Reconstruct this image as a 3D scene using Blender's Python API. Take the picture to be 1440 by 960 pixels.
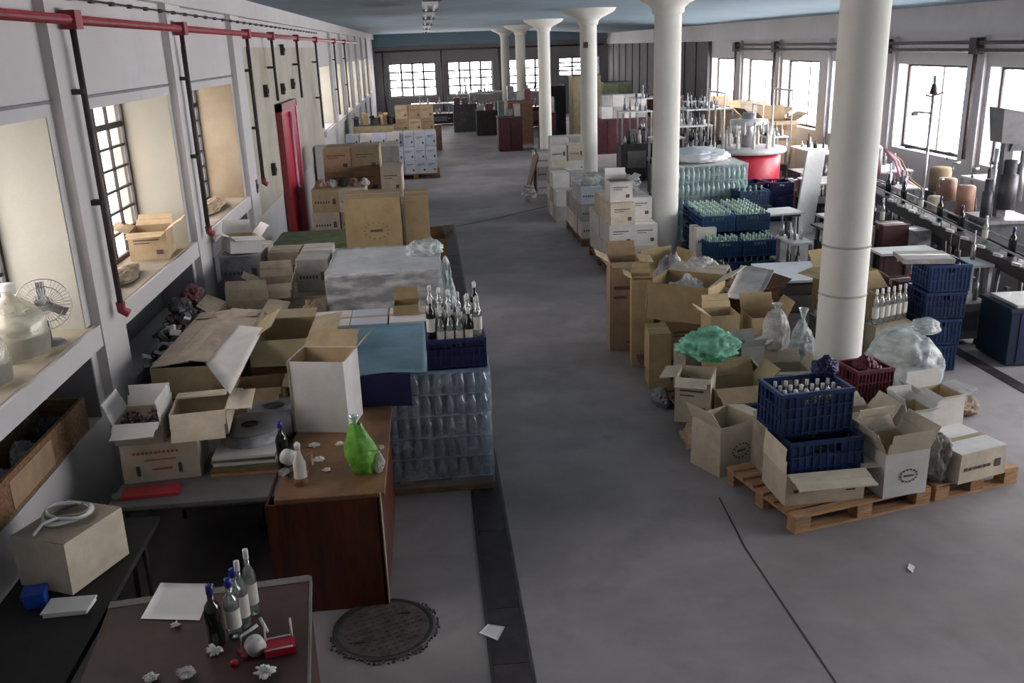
import bpy, bmesh, math, random
from mathutils import Vector, Matrix, Euler, noise
R = random.Random(7)
PI = math.pi
for o in list(bpy.data.objects): bpy.data.objects.remove(o)
SC = bpy.context.scene
COL = SC.collection

# ---------------- camera ----------------
F, VX, VY, SL, H = 1280.0, 595.0, 68.0, .036, 3.4      # focal length (px), vanishing point of the hall, horizon slope, height
dY = Vector(((VX-720)/F, -(VY-480)/F, -1)).normalized()
up = Vector((1, SL, 0)).cross(dY).normalized()
rX = dY.cross(up)
CM = Matrix((rX, dY, up))                               # camera -> world
cam_d = bpy.data.cameras.new('camera'); cam = bpy.data.objects.new('camera', cam_d); COL.objects.link(cam)
cam_d.sensor_width = 36; cam_d.lens = F/1440*36; cam_d.clip_end = 300; cam_d.clip_start = .05
cam.matrix_world = Matrix.Translation((0, 0, H)) @ CM.to_4x4()
SC.camera = cam
SC.view_settings.view_transform = 'Standard'; SC.view_settings.look = 'None'; SC.view_settings.gamma = 1
SC.view_settings.use_curve_mapping = False
SC.view_settings.exposure = 1.22

# ---------------- sky and window portals ----------------
W = bpy.data.worlds.new('world'); SC.world = W; W.use_nodes = True
bg = W.node_tree.nodes['Background']; bg.inputs[0].default_value = (1.0, .975, .985, 1); bg.inputs[1].default_value = 10.0
XL, XR, YB, YN, ZC = -2.45, 9.2, 47.0, -1.2, 4.1        # left wall, right wall, back wall, near wall, ceiling
def portal(name, loc, rot, sx, sy):
    l = bpy.data.lights.new(name, 'AREA'); l.shape = 'RECTANGLE'; l.size = sx; l.size_y = sy
    l.cycles.is_portal = True
    o = bpy.data.objects.new(name, l); o.location = loc; o.rotation_euler = rot; COL.objects.link(o)
portal('sky_portal_right', (XR+.5, 14, 2.2), (0, PI/2, 0), 1.6, 34)
portal('sky_portal_left', (XL-.62, 6.5, 2.35), (0, -PI/2, 0), 1.6, 13)
portal('sky_portal_left_far', (XL-.62, 33.5, 2.35), (0, -PI/2, 0), 1.6, 23)
portal('sky_portal_back', (2.6, YB+.4, 1.95), (-PI/2, 0, 0), 9.5, 1.7)

# pixel helpers: a point of the photograph put onto a real plane of the hall
def ray(px, py): return CM @ Vector(((px-720)/F, -(py-480)/F, -1))
def Pz(p, z=0.0):
    r = ray(*p); t = (z-H)/r.z; return Vector((r.x*t, r.y*t, z))
def Px(p, x):
    r = ray(*p); t = x/r.x; return Vector((x, r.y*t, H+r.z*t))
def Py(p, y):
    r = ray(*p); t = y/r.y; return Vector((r.x*t, y, H+r.z*t))

# ---------------- materials ----------------
MATS = {}
def nd(nt, t, **k):
    n = nt.nodes.new(t)
    for a, b in k.items(): setattr(n, a, b)
    return n
def mat(name, c, rough=.6, metal=0, var=.12, scale=6, bump=.15, c2=None, spec=.5, coat=0, stretch=(1, 1, 1)):
    if name in MATS: return MATS[name]
    m = bpy.data.materials.new(name); m.use_nodes = True; nt = m.node_tree; b = nt.nodes['Principled BSDF']
    tc = nd(nt, 'ShaderNodeTexCoord'); mp = nd(nt, 'ShaderNodeMapping'); mp.inputs['Scale'].default_value = stretch
    oi = nd(nt, 'ShaderNodeObjectInfo'); ad = nd(nt, 'ShaderNodeVectorMath', operation='ADD')
    nt.links.new(tc.outputs['Object'], ad.inputs[0]); nt.links.new(oi.outputs['Random'], ad.inputs[1]); nt.links.new(ad.outputs[0], mp.inputs[0])
    n = nd(nt, 'ShaderNodeTexNoise'); n.inputs['Scale'].default_value = scale; n.inputs['Detail'].default_value = 6; n.inputs['Roughness'].default_value = .65
    nt.links.new(mp.outputs[0], n.inputs[0])
    cr = nd(nt, 'ShaderNodeValToRGB')
    c2 = c2 or tuple(x*(1-2.2*var) for x in c)
    cr.color_ramp.elements[0].color = (*c2, 1); cr.color_ramp.elements[0].position = .3
    cr.color_ramp.elements[1].color = (*tuple(min(1, x*(1+var)) for x in c), 1); cr.color_ramp.elements[1].position = .68
    nt.links.new(n.outputs[0], cr.inputs[0])
    hs = nd(nt, 'ShaderNodeHueSaturation')                 # each piece a touch lighter or darker
    mr = nd(nt, 'ShaderNodeMapRange'); mr.inputs[3].default_value = 1-var*1.3; mr.inputs[4].default_value = 1+var*1.3
    nt.links.new(oi.outputs['Random'], mr.inputs[0]); nt.links.new(mr.outputs[0], hs.inputs['Value']); nt.links.new(cr.outputs[0], hs.inputs['Color'])
    nt.links.new(hs.outputs[0], b.inputs['Base Color'])
    b.inputs['Roughness'].default_value = rough; b.inputs['Metallic'].default_value = metal
    b.inputs['Specular IOR Level'].default_value = spec; b.inputs['Coat Weight'].default_value = coat
    if bump:
        bp = nd(nt, 'ShaderNodeBump'); bp.inputs['Strength'].default_value = bump; bp.inputs['Distance'].default_value = .02
        nt.links.new(n.outputs[0], bp.inputs['Height']); nt.links.new(bp.outputs[0], b.inputs['Normal'])
    MATS[name] = m; return m
def clear(name, tint, gloss=.12, diff=.1, rough=.08, streak=0, dcol=None):
    """thin clear stuff: lets light through, shines a little, and is a little milky"""
    m = bpy.data.materials.new(name); m.use_nodes = True; nt = m.node_tree; nt.nodes.remove(nt.nodes['Principled BSDF'])
    out = nt.nodes['Material Output']
    t = nd(nt, 'ShaderNodeBsdfTransparent'); t.inputs[0].default_value = (*tint, 1)
    g = nd(nt, 'ShaderNodeBsdfGlossy'); g.inputs[0].default_value = (1, 1, 1, 1); g.inputs['Roughness'].default_value = rough
    d = nd(nt, 'ShaderNodeBsdfDiffuse'); d.inputs[0].default_value = (*(dcol or tint), 1)
    m1 = nd(nt, 'ShaderNodeMixShader'); m2 = nd(nt, 'ShaderNodeMixShader')
    m1.inputs[0].default_value = diff
    nt.links.new(t.outputs[0], m1.inputs[1]); nt.links.new(d.outputs[0], m1.inputs[2])
    lw = nd(nt, 'ShaderNodeLayerWeight'); lw.inputs[0].default_value = .3
    mr = nd(nt, 'ShaderNodeMapRange'); mr.inputs[3].default_value = gloss*.4; mr.inputs[4].default_value = min(1, gloss*4)
    nt.links.new(lw.outputs['Fresnel'], mr.inputs[0]); nt.links.new(mr.outputs[0], m2.inputs[0])
    nt.links.new(m1.outputs[0], m2.inputs[1]); nt.links.new(g.outputs[0], m2.inputs[2]); nt.links.new(m2.outputs[0], out.inputs[0])
    if streak:
        tc = nd(nt, 'ShaderNodeTexCoord'); mp = nd(nt, 'ShaderNodeMapping'); mp.inputs['Scale'].default_value = (1.5, 1.5, 4); mp.inputs['Rotation'].default_value = (.5, .4, 0)
        n = nd(nt, 'ShaderNodeTexNoise'); n.inputs['Scale'].default_value = 3; n.inputs['Detail'].default_value = 5
        nt.links.new(tc.outputs['Object'], mp.inputs[0]); nt.links.new(mp.outputs[0], n.inputs[0])
        r2 = nd(nt, 'ShaderNodeMapRange'); r2.inputs[1].default_value = .4; r2.inputs[2].default_value = .7; r2.inputs[3].default_value = diff*.5; r2.inputs[4].default_value = min(1, diff+streak)
        nt.links.new(n.outputs[0], r2.inputs[0]); nt.links.new(r2.outputs[0], m1.inputs[0])
        bp = nd(nt, 'ShaderNodeBump'); bp.inputs['Strength'].default_value = .25; bp.inputs['Distance'].default_value = .03
        nt.links.new(n.outputs[0], bp.inputs['Height']); nt.links.new(bp.outputs[0], g.inputs['Normal'])
    MATS[name] = m; return m
def stained(name, base, dark, warm, s1=.35, s2=3.5, rough=.8, bump=.1):
    """two scales of stains over a painted or cast surface"""
    m = bpy.data.materials.new(name); m.use_nodes = True; nt = m.node_tree; b = nt.nodes['Principled BSDF']
    tc = nd(nt, 'ShaderNodeTexCoord')
    def nz(s, d, lo, hi):
        n = nd(nt, 'ShaderNodeTexNoise'); n.inputs['Scale'].default_value = s; n.inputs['Detail'].default_value = d; n.inputs['Roughness'].default_value = .6
        nt.links.new(tc.outputs['Object'], n.inputs[0])
        r = nd(nt, 'ShaderNodeMapRange'); r.inputs[1].default_value = lo; r.inputs[2].default_value = hi
        nt.links.new(n.outputs[0], r.inputs[0]); return r.outputs[0], n
    a, n1 = nz(s1, 8, .42, .7); c, n2 = nz(s2, 10, .5, .78); e, n3 = nz(s1*2.3, 4, .5, .75); g, n4 = nz(60, 3, .3, .9)
    def mix(f, x, y, k=1.0):
        mx = nd(nt, 'ShaderNodeMix', data_type='RGBA')
        if k != 1.0:
            mu = nd(nt, 'ShaderNodeMath', operation='MULTIPLY'); mu.inputs[1].default_value = k; nt.links.new(f, mu.inputs[0]); f = mu.outputs[0]
        nt.links.new(f, mx.inputs['Factor'])
        for s, v in ((mx.inputs[6], x), (mx.inputs[7], y)):
            if isinstance(v, tuple): s.default_value = (*v, 1)
            else: nt.links.new(v, s)
        return mx.outputs[2]
    col = mix(a, base, dark); col = mix(c, col, dark, .55); col = mix(e, col, warm, .6); col = mix(g, col, tuple(x*.75 for x in base), .3)
    nt.links.new(col, b.inputs['Base Color']); b.inputs['Roughness'].default_value = rough; b.inputs['Specular IOR Level'].default_value = .3
    bp = nd(nt, 'ShaderNodeBump'); bp.inputs['Strength'].default_value = bump; bp.inputs['Distance'].default_value = .02
    nt.links.new(n2.outputs[0], bp.inputs['Height']); nt.links.new(bp.outputs[0], b.inputs['Normal'])
    MATS[name] = m; return m

stained('wall_paint', (.60, .59, .60), (.49, .48, .48), (.56, .54, .50))
stained('sill_dirt', (.42, .38, .30), (.22, .19, .15), (.40, .33, .22), s1=1.2, s2=6)
stained('cladding', (.13, .125, .13), (.07, .068, .07), (.12, .11, .10), s1=.6)
stained('wall_old', (.50, .48, .42), (.34, .31, .25), (.48, .42, .30), s1=.8, s2=5)
stained('jamb_paint', (.44, .45, .385), (.36, .355, .29), (.42, .37, .27), s1=.6)
stained('jamb_brown', (.36, .31, .22), (.25, .19, .12), (.38, .31, .2), s1=.9)
stained('niche_grey', (.26, .26, .28), (.16, .16, .17), (.2, .17, .15), s1=.8)
stained('concrete', (.38, .352, .358), (.165, .152, .154), (.25, .22, .205), s1=.45, s2=2.2, rough=.62, bump=.06)
stained('ceiling_paint', (.22, .31, .37), (.16, .23, .28), (.23, .31, .35), s1=.25, s2=1.2)
stained('column_paint', (.74, .74, .69), (.64, .64, .59), (.68, .68, .56), s1=.9)
stained('backwall_paint', (.30, .28, .28), (.2, .19, .19), (.26, .24, .22), s1=.3)
mat('kraft', (.38, .27, .16), .85, var=.12); mat('kraft_light', (.52, .40, .24), .85, var=.1)
mat('kraft_pale', (.60, .53, .41), .85, var=.1); mat('kraft_dull', (.36, .31, .24), .85, var=.14); mat('kraft_olive', (.36, .30, .18), .85, var=.1)
mat('kraft_gold', (.40, .295, .155), .85, var=.1); mat('carton_white', (.66, .65, .62), .8, var=.06); mat('carton_cool', (.55, .60, .68), .8, var=.06)
mat('carton_grey', (.40, .39, .37), .85, var=.12); mat('carton_inside', (.42, .29, .15), .9, var=.1); mat('flap_gold', (.55, .37, .12), .9)
mat('tape', (.42, .33, .2), .3, var=.05, bump=0); mat('ink', (.10, .08, .08), .7, var=.1, bump=0); mat('ink_red', (.42, .13, .07), .7, var=.1, bump=0)
mat('crate_blue', (.010, .034, .115), .42, var=.15); mat('crate_teal', (.008, .045, .13), .5, var=.15); mat('bin_teal', (.006, .024, .055), .5, var=.15); mat('crate_navy', (.012, .016, .09), .5, var=.15)
mat('crate_red', (.13, .014, .024), .5, var=.2); mat('crate_black', (.02, .02, .025), .5)
mat('pallet_wood', (.42, .25, .13), .85, var=.2, stretch=(1, 8, 8)); mat('wood_old', (.22, .12, .06), .8, var=.25, stretch=(1, 8, 8))
mat('desk_wood', (.10, .022, .006), .45, var=.25, scale=3, stretch=(6, 6, 1), coat=.15); mat('desk_top', (.20, .105, .05), .5, var=.25, scale=3)
mat('desk_dark', (.042, .019, .014), .45, var=.3, scale=3); mat('trim_grey', (.20, .19, .17), .5); mat('table_grey', (.17, .165, .16), .5, var=.12)
mat('steel', (.42, .42, .43), .38, .8, var=.15); mat('steel_dark', (.10, .10, .11), .5, .6, var=.2); mat('iron', (.045, .04, .04), .6, .3, var=.2)
mat('frame_iron', (.035, .03, .028), .7, var=.3); mat('pipe_red', (.24, .03, .04), .5, var=.15); mat('pipe_dark', (.06, .045, .045), .6, var=.2)
mat('door_red', (.42, .01, .035), .45, var=.12); mat('door_pink', (.75, .30, .45), .4, var=.08); mat('machine_red', (.5, .025, .05), .4, var=.15)
mat('machine_maroon', (.075, .016, .022), .5, var=.2); mat('machine_grey', (.15, .15, .155), .5, var=.12); mat('machine_white', (.68, .68, .68), .4, var=.08)
mat('machine_green', (.10, .15, .13), .5, var=.2); mat('copper', (.36, .21, .15), .6, 0, var=.2)
mat('paper', (.78, .78, .76), .8, var=.03, bump=.05); mat('board_white', (.62, .65, .64), .5, var=.05); mat('foam_white', (.72, .75, .78), .6, var=.04)
mat('rubber', (.02, .02, .02), .8); mat('cable_grey', (.25, .24, .2), .6); mat('folder_red', (.42, .035, .045), .35, var=.1)
mat('bag_green', (.17, .50, .06), .35, var=.25, scale=14, bump=.6); mat('sheet_blue', (.20, .36, .46), .4, var=.1, bump=.3); mat('board_green', (.17, .21, .11), .7, var=.2)
mat('drain_iron', (.055, .048, .05), .6, .2, var=.2); mat('manhole_iron', (.15, .13, .115), .8, 0, var=.3, scale=14); mat('grout', (.28, .26, .24), .9, var=.4, scale=30)
mat('wine_glass_dark', (.012, .016, .012), .12, var=.1, bump=0); mat('cap_blue', (.01, .015, .24), .35, bump=0); mat('cap_white', (.7, .7, .7), .4, bump=0)
mat('cap_mint', (.42, .62, .50), .4, bump=0); mat('cap_black', (.015, .015, .02), .35, bump=0); mat('label_paper', (.6, .58, .52), .7, bump=0, var=.04); mat('red_plastic', (.40, .01, .03), .3, bump=0)
mat('blue_plastic', (.02, .08, .45), .4, bump=0); mat('junk_grey', (.30, .30, .32), .5, var=.3); mat('junk_red', (.20, .05, .07), .6, var=.3)
mat('junk_black', (.03, .03, .035), .5, var=.2); mat('junk_tan', (.4, .3, .2), .7, var=.25); mat('outside_tan', (.45, .33, .2), .9, var=.3, scale=2)
mat('film_white', (.55, .58, .60), .35, var=.15, scale=4, bump=.7)
clear('glass_pane', (.97, .96, .96), .06, .05); clear('glass_dimming', (.62, .59, .58), .06, .05); clear('glass_clear', (.80, .88, .86), .25, .12, dcol=(.75, .8, .8)); clear('glass_green', (.55, .75, .64), .15, .5, dcol=(.45, .68, .56))  # left window panes: tint lowered so less sky light comes in
clear('glass_bluish', (.52, .64, .74), .18, .35, dcol=(.31, .39, .47)); clear('film', (.90, .94, .98), .05, .22, .35, .12, dcol=(.62, .72, .84))
clear('bag_clear', (.82, .87, .87), .07, .42, .35, .3, dcol=(.72, .78, .78)); clear('bag_mint', (.40, .80, .62), .06, .75, .25, .3, dcol=(.28, .66, .48))
clear('bag_white', (.85, .86, .86), .05, .7, .25, .3, dcol=(.66, .66, .66)); clear('carboy', (.86, .86, .78), .1, .5, .2, .1, dcol=(.70, .70, .60))

# ---------------- mesh building ----------------
class MB:
    def __init__(s): s.v = []; s.f = []
    def add(s, vs, fs, mx=None):
        n = len(s.v); s.v += [tuple(mx @ Vector(v)) if mx else tuple(v) for v in vs]; s.f += [tuple(i+n for i in f) for f in fs]; return s
    def box(s, x0, y0, z0, x1, y1, z1, mx=None, j=0):
        vs = [(x, y, z) for z in (z0, z1) for y in (y0, y1) for x in (x0, x1)]
        if j: vs = [tuple(c+R.uniform(-j, j) for c in v) for v in vs]
        return s.add(vs, [(0, 2, 3, 1), (4, 5, 7, 6), (0, 1, 5, 4), (2, 6, 7, 3), (0, 4, 6, 2), (1, 3, 7, 5)], mx)
    def cbox(s, cx, cy, cz, sx, sy, sz, mx=None): return s.box(cx-sx/2, cy-sy/2, cz-sz/2, cx+sx/2, cy+sy/2, cz+sz/2, mx)
    def lathe(s, prof, n=12, mx=None, caps=True):
        vs = []; fs = []
        for r, z in prof:
            for i in range(n): a = 2*PI*i/n; vs.append((r*math.cos(a), r*math.sin(a), z))
        for k in range(len(prof)-1):
            for i in range(n): j = (i+1) % n; fs.append((k*n+i, k*n+j, (k+1)*n+j, (k+1)*n+i))
        if caps: fs.append(tuple(range(n))[::-1]); fs.append(tuple((len(prof)-1)*n+i for i in range(n)))
        return s.add(vs, fs, mx)
    def tube(s, pts, r, n=8):
        pts = [Vector(p) for p in pts]; vs = []; fs = []
        for k, p in enumerate(pts):
            d = (pts[min(k+1, len(pts)-1)]-pts[max(k-1, 0)]).normalized()
            a = d.cross(Vector((0, 0, 1)) if abs(d.z) < .9 else Vector((1, 0, 0))).normalized(); b = d.cross(a)
            for i in range(n): t = 2*PI*i/n; vs.append(p+a*r*math.cos(t)+b*r*math.sin(t))
        for k in range(len(pts)-1):
            for i in range(n): j = (i+1) % n; fs.append((k*n+i, k*n+j, (k+1)*n+j, (k+1)*n+i))
        fs.append(tuple(range(n))[::-1]); fs.append(tuple((len(pts)-1)*n+i for i in range(n)))
        return s.add(vs, fs)
    def build(s, name, m, parent=None, smooth=False, bevel=0):
        me = bpy.data.meshes.new(name); me.from_pydata(s.v, [], s.f); me.update()
        if smooth: me.polygons.foreach_set('use_smooth', [True]*len(me.polygons))
        me.materials.append(MATS[m]); o = bpy.data.objects.new(name, me); COL.objects.link(o)
        if parent: o.parent = parent
        if bevel:
            b = o.modifiers.new('bevel', 'BEVEL'); b.width = bevel; b.segments = 2; b.limit_method = 'ANGLE'
        return o
def T(x=0, y=0, z=0, rz=0, rx=0, ry=0): return Matrix.Translation((x, y, z)) @ Euler((rx, ry, rz)).to_matrix().to_4x4()
def tag(o, label=None, cat=None, group=None, kind=None):
    if label: o['label'] = label
    if cat: o['category'] = cat
    if group: o['group'] = group
    if kind: o['kind'] = kind
    return o
def root(name, loc, rz, label, cat, group=None, rx=0, ry=0):
    o = bpy.data.objects.new(name, None); COL.objects.link(o); o.empty_display_size = .1
    o.location = loc; o.rotation_euler = (rx, ry, rz); return tag(o, label, cat, group)
KIDS = {}
def copy_tree(src, parent=None):
    kids = [k for k in bpy.data.objects[src.name].children]
    c = src.copy(); COL.objects.link(c)
    if parent: c.parent = parent
    for k in kids: copy_tree(k, c)
    return c
def place(src, loc, rz=0, label=None, group=None, rx=0, ry=0, first=[]):
    """the first time the prototype itself, then copies of it"""
    if src.name in first: o = copy_tree(src)
    else: first.append(src.name); o = src
    o.location = loc; o.rotation_euler = (rx, ry, rz)
    if label: o['label'] = label
    if group: o['group'] = group
    return o
def struct(mb, name, m, label, parent=None, smooth=False):
    o = mb.build(name, m, parent, smooth)
    if parent is None: tag(o, label, None, None, 'structure')
    return o
# ================= the hall =================
m = MB().box(XL-1, YN-.3, -.2, XR+1, YB+.6, 0); struct(m, 'floor', 'concrete', 'stained grey concrete floor of the hall')
ZR = 3.74
m = MB().box(XL-1, YN-.3, ZC, 4.3, YB+.6, ZC+.2)
m.add([(4.3, YN-.3, ZC), (XR+1, YN-.3, ZR), (XR+1, YB+.6, ZR), (4.3, YB+.6, ZC), (4.3, YN-.3, ZC+.2), (XR+1, YN-.3, ZC+.2), (XR+1, YB+.6, ZC+.2), (4.3, YB+.6, ZC+.2)], [(0, 3, 2, 1), (4, 5, 6, 7), (0, 1, 5, 4), (1, 2, 6, 5), (2, 3, 7, 6), (3, 0, 4, 7)])
struct(m, 'ceiling', 'ceiling_paint', 'flat blue-grey painted ceiling')
m = MB().box(XL-1, YN-.3, 0, XR+1, YN, ZC); struct(m, 'wall_near', 'wall_paint', 'plain near wall behind the viewpoint')
LW = [(3.75, 6.3), (6.95, 9.25), (9.95, 12.25)]
LF = [(22.6+3.2*i, 24.95+3.2*i) for i in range(7)]
SZ, TZ = 1.62, 3.06
m = MB(); prev = YN-.3
for a, b in LW+LF:
    m.box(XL-.6, prev, 0, XL, a, ZC)
    m.box(XL-.6, a, TZ, XL, b, ZC); m.box(XL-.6, a, 1.46, XL, b, SZ-.005)
    if b < 13:
        m.box(XL-.6, a, 0, XL, b, .97); m.box(XL-.6, a, .97, XL-.36, b, 1.46)
    else: m.box(XL-.6, a, 0, XL, b, 1.46)
    prev = b
m.box(XL-.6, prev, 0, XL, YB+.3, ZC)
wl = struct(m, 'wall_left', 'wall_paint', 'long white wall with deep windows and niches below their sills')
m = MB()
for a, b in LW:                                             # the niche linings, thin skins of a darker grey than the wall
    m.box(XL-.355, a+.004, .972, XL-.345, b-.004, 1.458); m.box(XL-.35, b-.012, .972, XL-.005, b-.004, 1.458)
m.build('niche_lining', 'niche_grey', wl)
m = MB().box(XL-.575, LW[2][1]-.016, SZ, XL-.003, LW[2][1]-.013, TZ); m.build('window_jamb', 'jamb_brown', wl)
m = MB()
for a, b in LW+LF: m.box(XL-.58, b-.012, SZ, XL-.004, b-.002, TZ); m.box(XL-.58, a+.002, SZ, XL-.004, a+.012, TZ)
m.build('window_jamb', 'jamb_paint', wl)
m = MB().box(XL, 12.95, 1.2, XL+.012, 22.2, 3.5); m.build('bare_plaster', 'wall_old', wl)
# raised pilasters between the bays, and the sill band and the line over the windows
for k, (y0, y1) in enumerate([(3.2, 3.7), (6.4, 6.88), (9.33, 9.88), (12.35, 12.9)]+[(25.05+3.2*i, 25.7+3.2*i) for i in range(6)]):
    p = MB().box(XL, y0, 0, XL+.07, y1, ZC); p.build('pilaster', 'wall_paint', wl)
t = struct(MB().box(XL-.3, YN, 1.47, XL+.06, 12.3, 1.625), 'trim_1', 'wall_paint', 'white projecting sill band under the near windows')
MB().box(XL-.43, .62, 1.625, XL+.03, 12.25, 1.632).build('sill_dirt', 'sill_dirt', t)
struct(MB().box(XL, 22.3, 1.47, XL+.06, 45, 1.6), 'trim_2', 'wall_paint', 'white sill band under the far windows')
struct(MB().box(XL, YN, TZ+.08, XL+.02, 12.6, TZ+.10), 'trim_3', 'niche_grey', 'thin dark line running over the near window heads')
struct(MB().box(XL, YN, ZC-.22, XL+.1, YB, ZC), 'trim_4', 'wall_paint', 'white cornice beam along the window wall')
struct(MB().box(XL, YN, .0, XL+.025, 12.3, .12), 'baseboard_left', 'board_white', 'pale skirting at the foot of the near wall')
WN = [0]
def window(x, y0, y1, z0, z1, axis, cols, rows, label, heavy=None, gm='glass_pane', t=.03):
    """steel window: outer frame, bars and separate panes"""
    WN[0] += 1; r = bpy.data.objects.new('window_%d' % WN[0], None); COL.objects.link(r); tag(r, label, None, None, 'structure')
    r.location = (x, (y0+y1)/2, z0) if axis == 'x' else ((y0+y1)/2, x, z0)
    if axis == 'y': r.rotation_euler = (0, 0, -PI/2)
    w, h = y1-y0, z1-z0
    f = MB(); e = .05
    f.box(-t, -w/2, 0, t, -w/2+e, h); f.box(-t, w/2-e, 0, t, w/2, h); f.box(-t, -w/2+e, 0, t, w/2-e, e); f.box(-t, -w/2+e, h-e, t, w/2-e, h)
    f.build('window_frame', 'frame_iron', r)
    cw, ch = (w-2*e)/cols, (h-2*e)/rows
    vb = MB().box(-.014, -.012, e, .014, .012, h-e); hb = MB().box(-.012, -w/2+e, -.011, .012, w/2-e, .011)
    vo = ho = None
    for i in range(1, cols):
        if vo is None: vo = vb.build('mullion', 'frame_iron', r); o = vo
        else: o = vo.copy(); COL.objects.link(o)
        o.location = (0, -w/2+e+i*cw, 0)
        if axis == 'y': o.scale = (1, 4, 1)
        if heavy and i in heavy: o.scale = (1.3, 2.6, 1)
    for k in range(1, rows):
        if ho is None: ho = hb.build('glazing_bar', 'frame_iron', r); o = ho
        else: o = ho.copy(); COL.objects.link(o)
        o.location = (0, 0, e+k*ch)
        if axis == 'y': o.scale = (1, 1, 3.5)
        if heavy and k == rows-1: o.scale = (1.3, 1, 2.4)
    pm = MB().box(-.003, -cw/2+.008, -ch/2+.008, .003, cw/2-.008, ch/2-.008); po = None
    for i in range(cols):
        for k in range(rows):
            if po is None: po = pm.build('pane', gm, r); o = po
            else: o = po.copy(); COL.objects.link(o)
            o.location = (0, -w/2+e+(i+.5)*cw, e+(k+.5)*ch)
    return r
nm = ['first', 'second', 'third', 'fourth']
for i, (a, b) in enumerate(LW): window(XL-.47, a, b, SZ, TZ, 'x', 6, 7, 'deep-set iron window of many small panes, %s from the viewpoint' % nm[i], heavy=[2, 4], gm='glass_dimming')
for i, (a, b) in enumerate(LF): window(XL-.47, a, b, SZ, TZ, 'x', 3, 4, 'far deep-set window on the cream-jambed wall', gm='glass_dimming')
# right wall, its bays three metres apart
RB = [(-.6+3*i, 1.75+3*i) for i in range(1, 10)]
RB = [(.12+3.02*i, 2.63+3.02*i) for i in range(1, 10)]
m = MB(); prev = YN-.3
for a, b in RB:
    m.box(XR, prev, 0, XR+.4, a, ZC); m.box(XR, a, 2.8, XR+.4, b, ZC); m.box(XR, a, 0, XR+.4, b, 1.22); prev = b
m.box(XR, prev, 0, XR+.4, YB+.3, ZC)
wr = struct(m, 'wall_right', 'wall_paint', 'long white wall with a row of wide bright windows')
for a, b in RB[:-1]: MB().box(XR-.07, b+.1, 0, XR, b+.57, ZC).build('pilaster', 'wall_paint', wr)
struct(MB().box(XR-.1, YN, 3.3, XR, YB, ZC), 'trim_5', 'wall_paint', 'deep white beam over the bright window row')
c = root('wall_cladding', (XR, 0, 0), 0, None, None); tag(c, 'dark ribbed cladding on the far part of the bright window wall', None, None, 'structure')
for k in range(24): MB().box(-.12+.03*(k % 2), 29.9+k*.7, 0, -.0, 29.9+k*.7+.66, 3.3).build('cladding_panel', 'cladding', c)
for i, (a, b) in enumerate(RB): window(XR+.22, a, b, 1.22, 2.8, 'x', 2, 1, 'wide bright window overexposed by the sky, number from the viewpoint'.replace('number', ['first', 'second', 'third', 'fourth', 'fifth', 'sixth', 'seventh', 'eighth', 'ninth', 'tenth'][i]), t=.02)
# back wall
bw = [(-1.75, .55), (1.15, 3.35), (4.2, 6.2), (6.7, 8.7)]
m = MB(); prev = XL-.6
for k, (a, b) in enumerate(bw):
    z0 = 1.15 if k < 3 else 1.85
    m.box(prev, YB, 0, a, YB+.35, ZC); m.box(a, YB, 2.72, b, YB+.35, ZC); m.box(a, YB, 0, b, YB+.35, z0); prev = b
m.box(prev, YB, 0, XR+.4, YB+.35, ZC)
wb = struct(m, 'wall_back', 'backwall_paint', 'dim grey end wall with four windows')
for k, (a, b) in enumerate(bw): window(YB+.2, a, b, 1.15 if k < 3 else 1.85, 2.72, 'y', 4 if k < 2 else 3, 4, ['gridded end window nearest the deep-window wall', 'gridded end window with a machine in front', 'end window seen between the far columns', 'short high end window'][k], t=.02)
struct(MB().box(XL, YB-.25, 3.55, XR, YB, ZC), 'trim_6', 'ceiling_paint', 'beam along the top of the end wall')
# columns
CY = [7.62, 13.95, 20.8, 28.6, 35.6, 42.4]
for i, y in enumerate(CY):
    r = root('column', (3.62, y, 0), 0, None, None); tag(r, 'round white painted column, %s from the viewpoint' % ['nearest', 'second', 'third', 'fourth', 'fifth', 'sixth'][i], None, None, 'structure')
    rr = .205 if i < 2 else .19
    MB().lathe([(rr+.01, 0), (rr, .4), (rr-.005, 3.75)], 40, caps=False).build('shaft', 'column_paint', r, True)
    MB().lathe([(rr-.005, 3.75), (rr+.03, 3.78), (rr+.03, 3.84), (rr+.1, 3.9), (rr+.36, 4.02), (rr+.42, ZC)], 40, caps=False).build('capital', 'column_paint', r, True)
    if i == 0:
        for z in (1.18, 1.62): MB().lathe([(rr+.004, z), (rr+.007, z+.01), (rr+.004, z+.02)], 40, caps=False).build('painted_ring', 'carton_grey', r, True)
    if i == 2: MB().cbox(-.1, -.22, 3.35, .1, .06, .12).build('small_fixture', 'iron', r)
# long conveyor-like duct line on the ceiling, fluorescent fittings
for i, (y, l) in enumerate([(9.5, 1.2), (12.5, 1.2), (16, 1.2), (20, 1.2), (25, 1.2), (31, 1.2)]):
    r = root('ceiling_light', (.12, y, ZC), 0, 'unlit fluorescent fitting in the row over the aisle, %s from the viewpoint' % ['first', 'second', 'third', 'fourth', 'fifth', 'sixth'][i], 'light', 'fluorescent fittings over the aisle')
    MB().box(-.1, -l/2, -.2, .1, l/2, -.13).build('housing', 'machine_white', r)
    for sx in (-.05, .05): MB().tube([(sx, -l/2+.05, -.155-.06), (sx, l/2-.05, -.155-.06)], .016).build('tube', 'cap_white', r, True)
    for sy in (-l/3, l/3): MB().box(-.01, sy-.01, -.14, .01, sy+.01, 0).build('hanger', 'iron', r)
    MB().box(-.1, l/2, -.24, .1, l/2+.03, -.1).build('end_cap', 'machine_grey', r)
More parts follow.
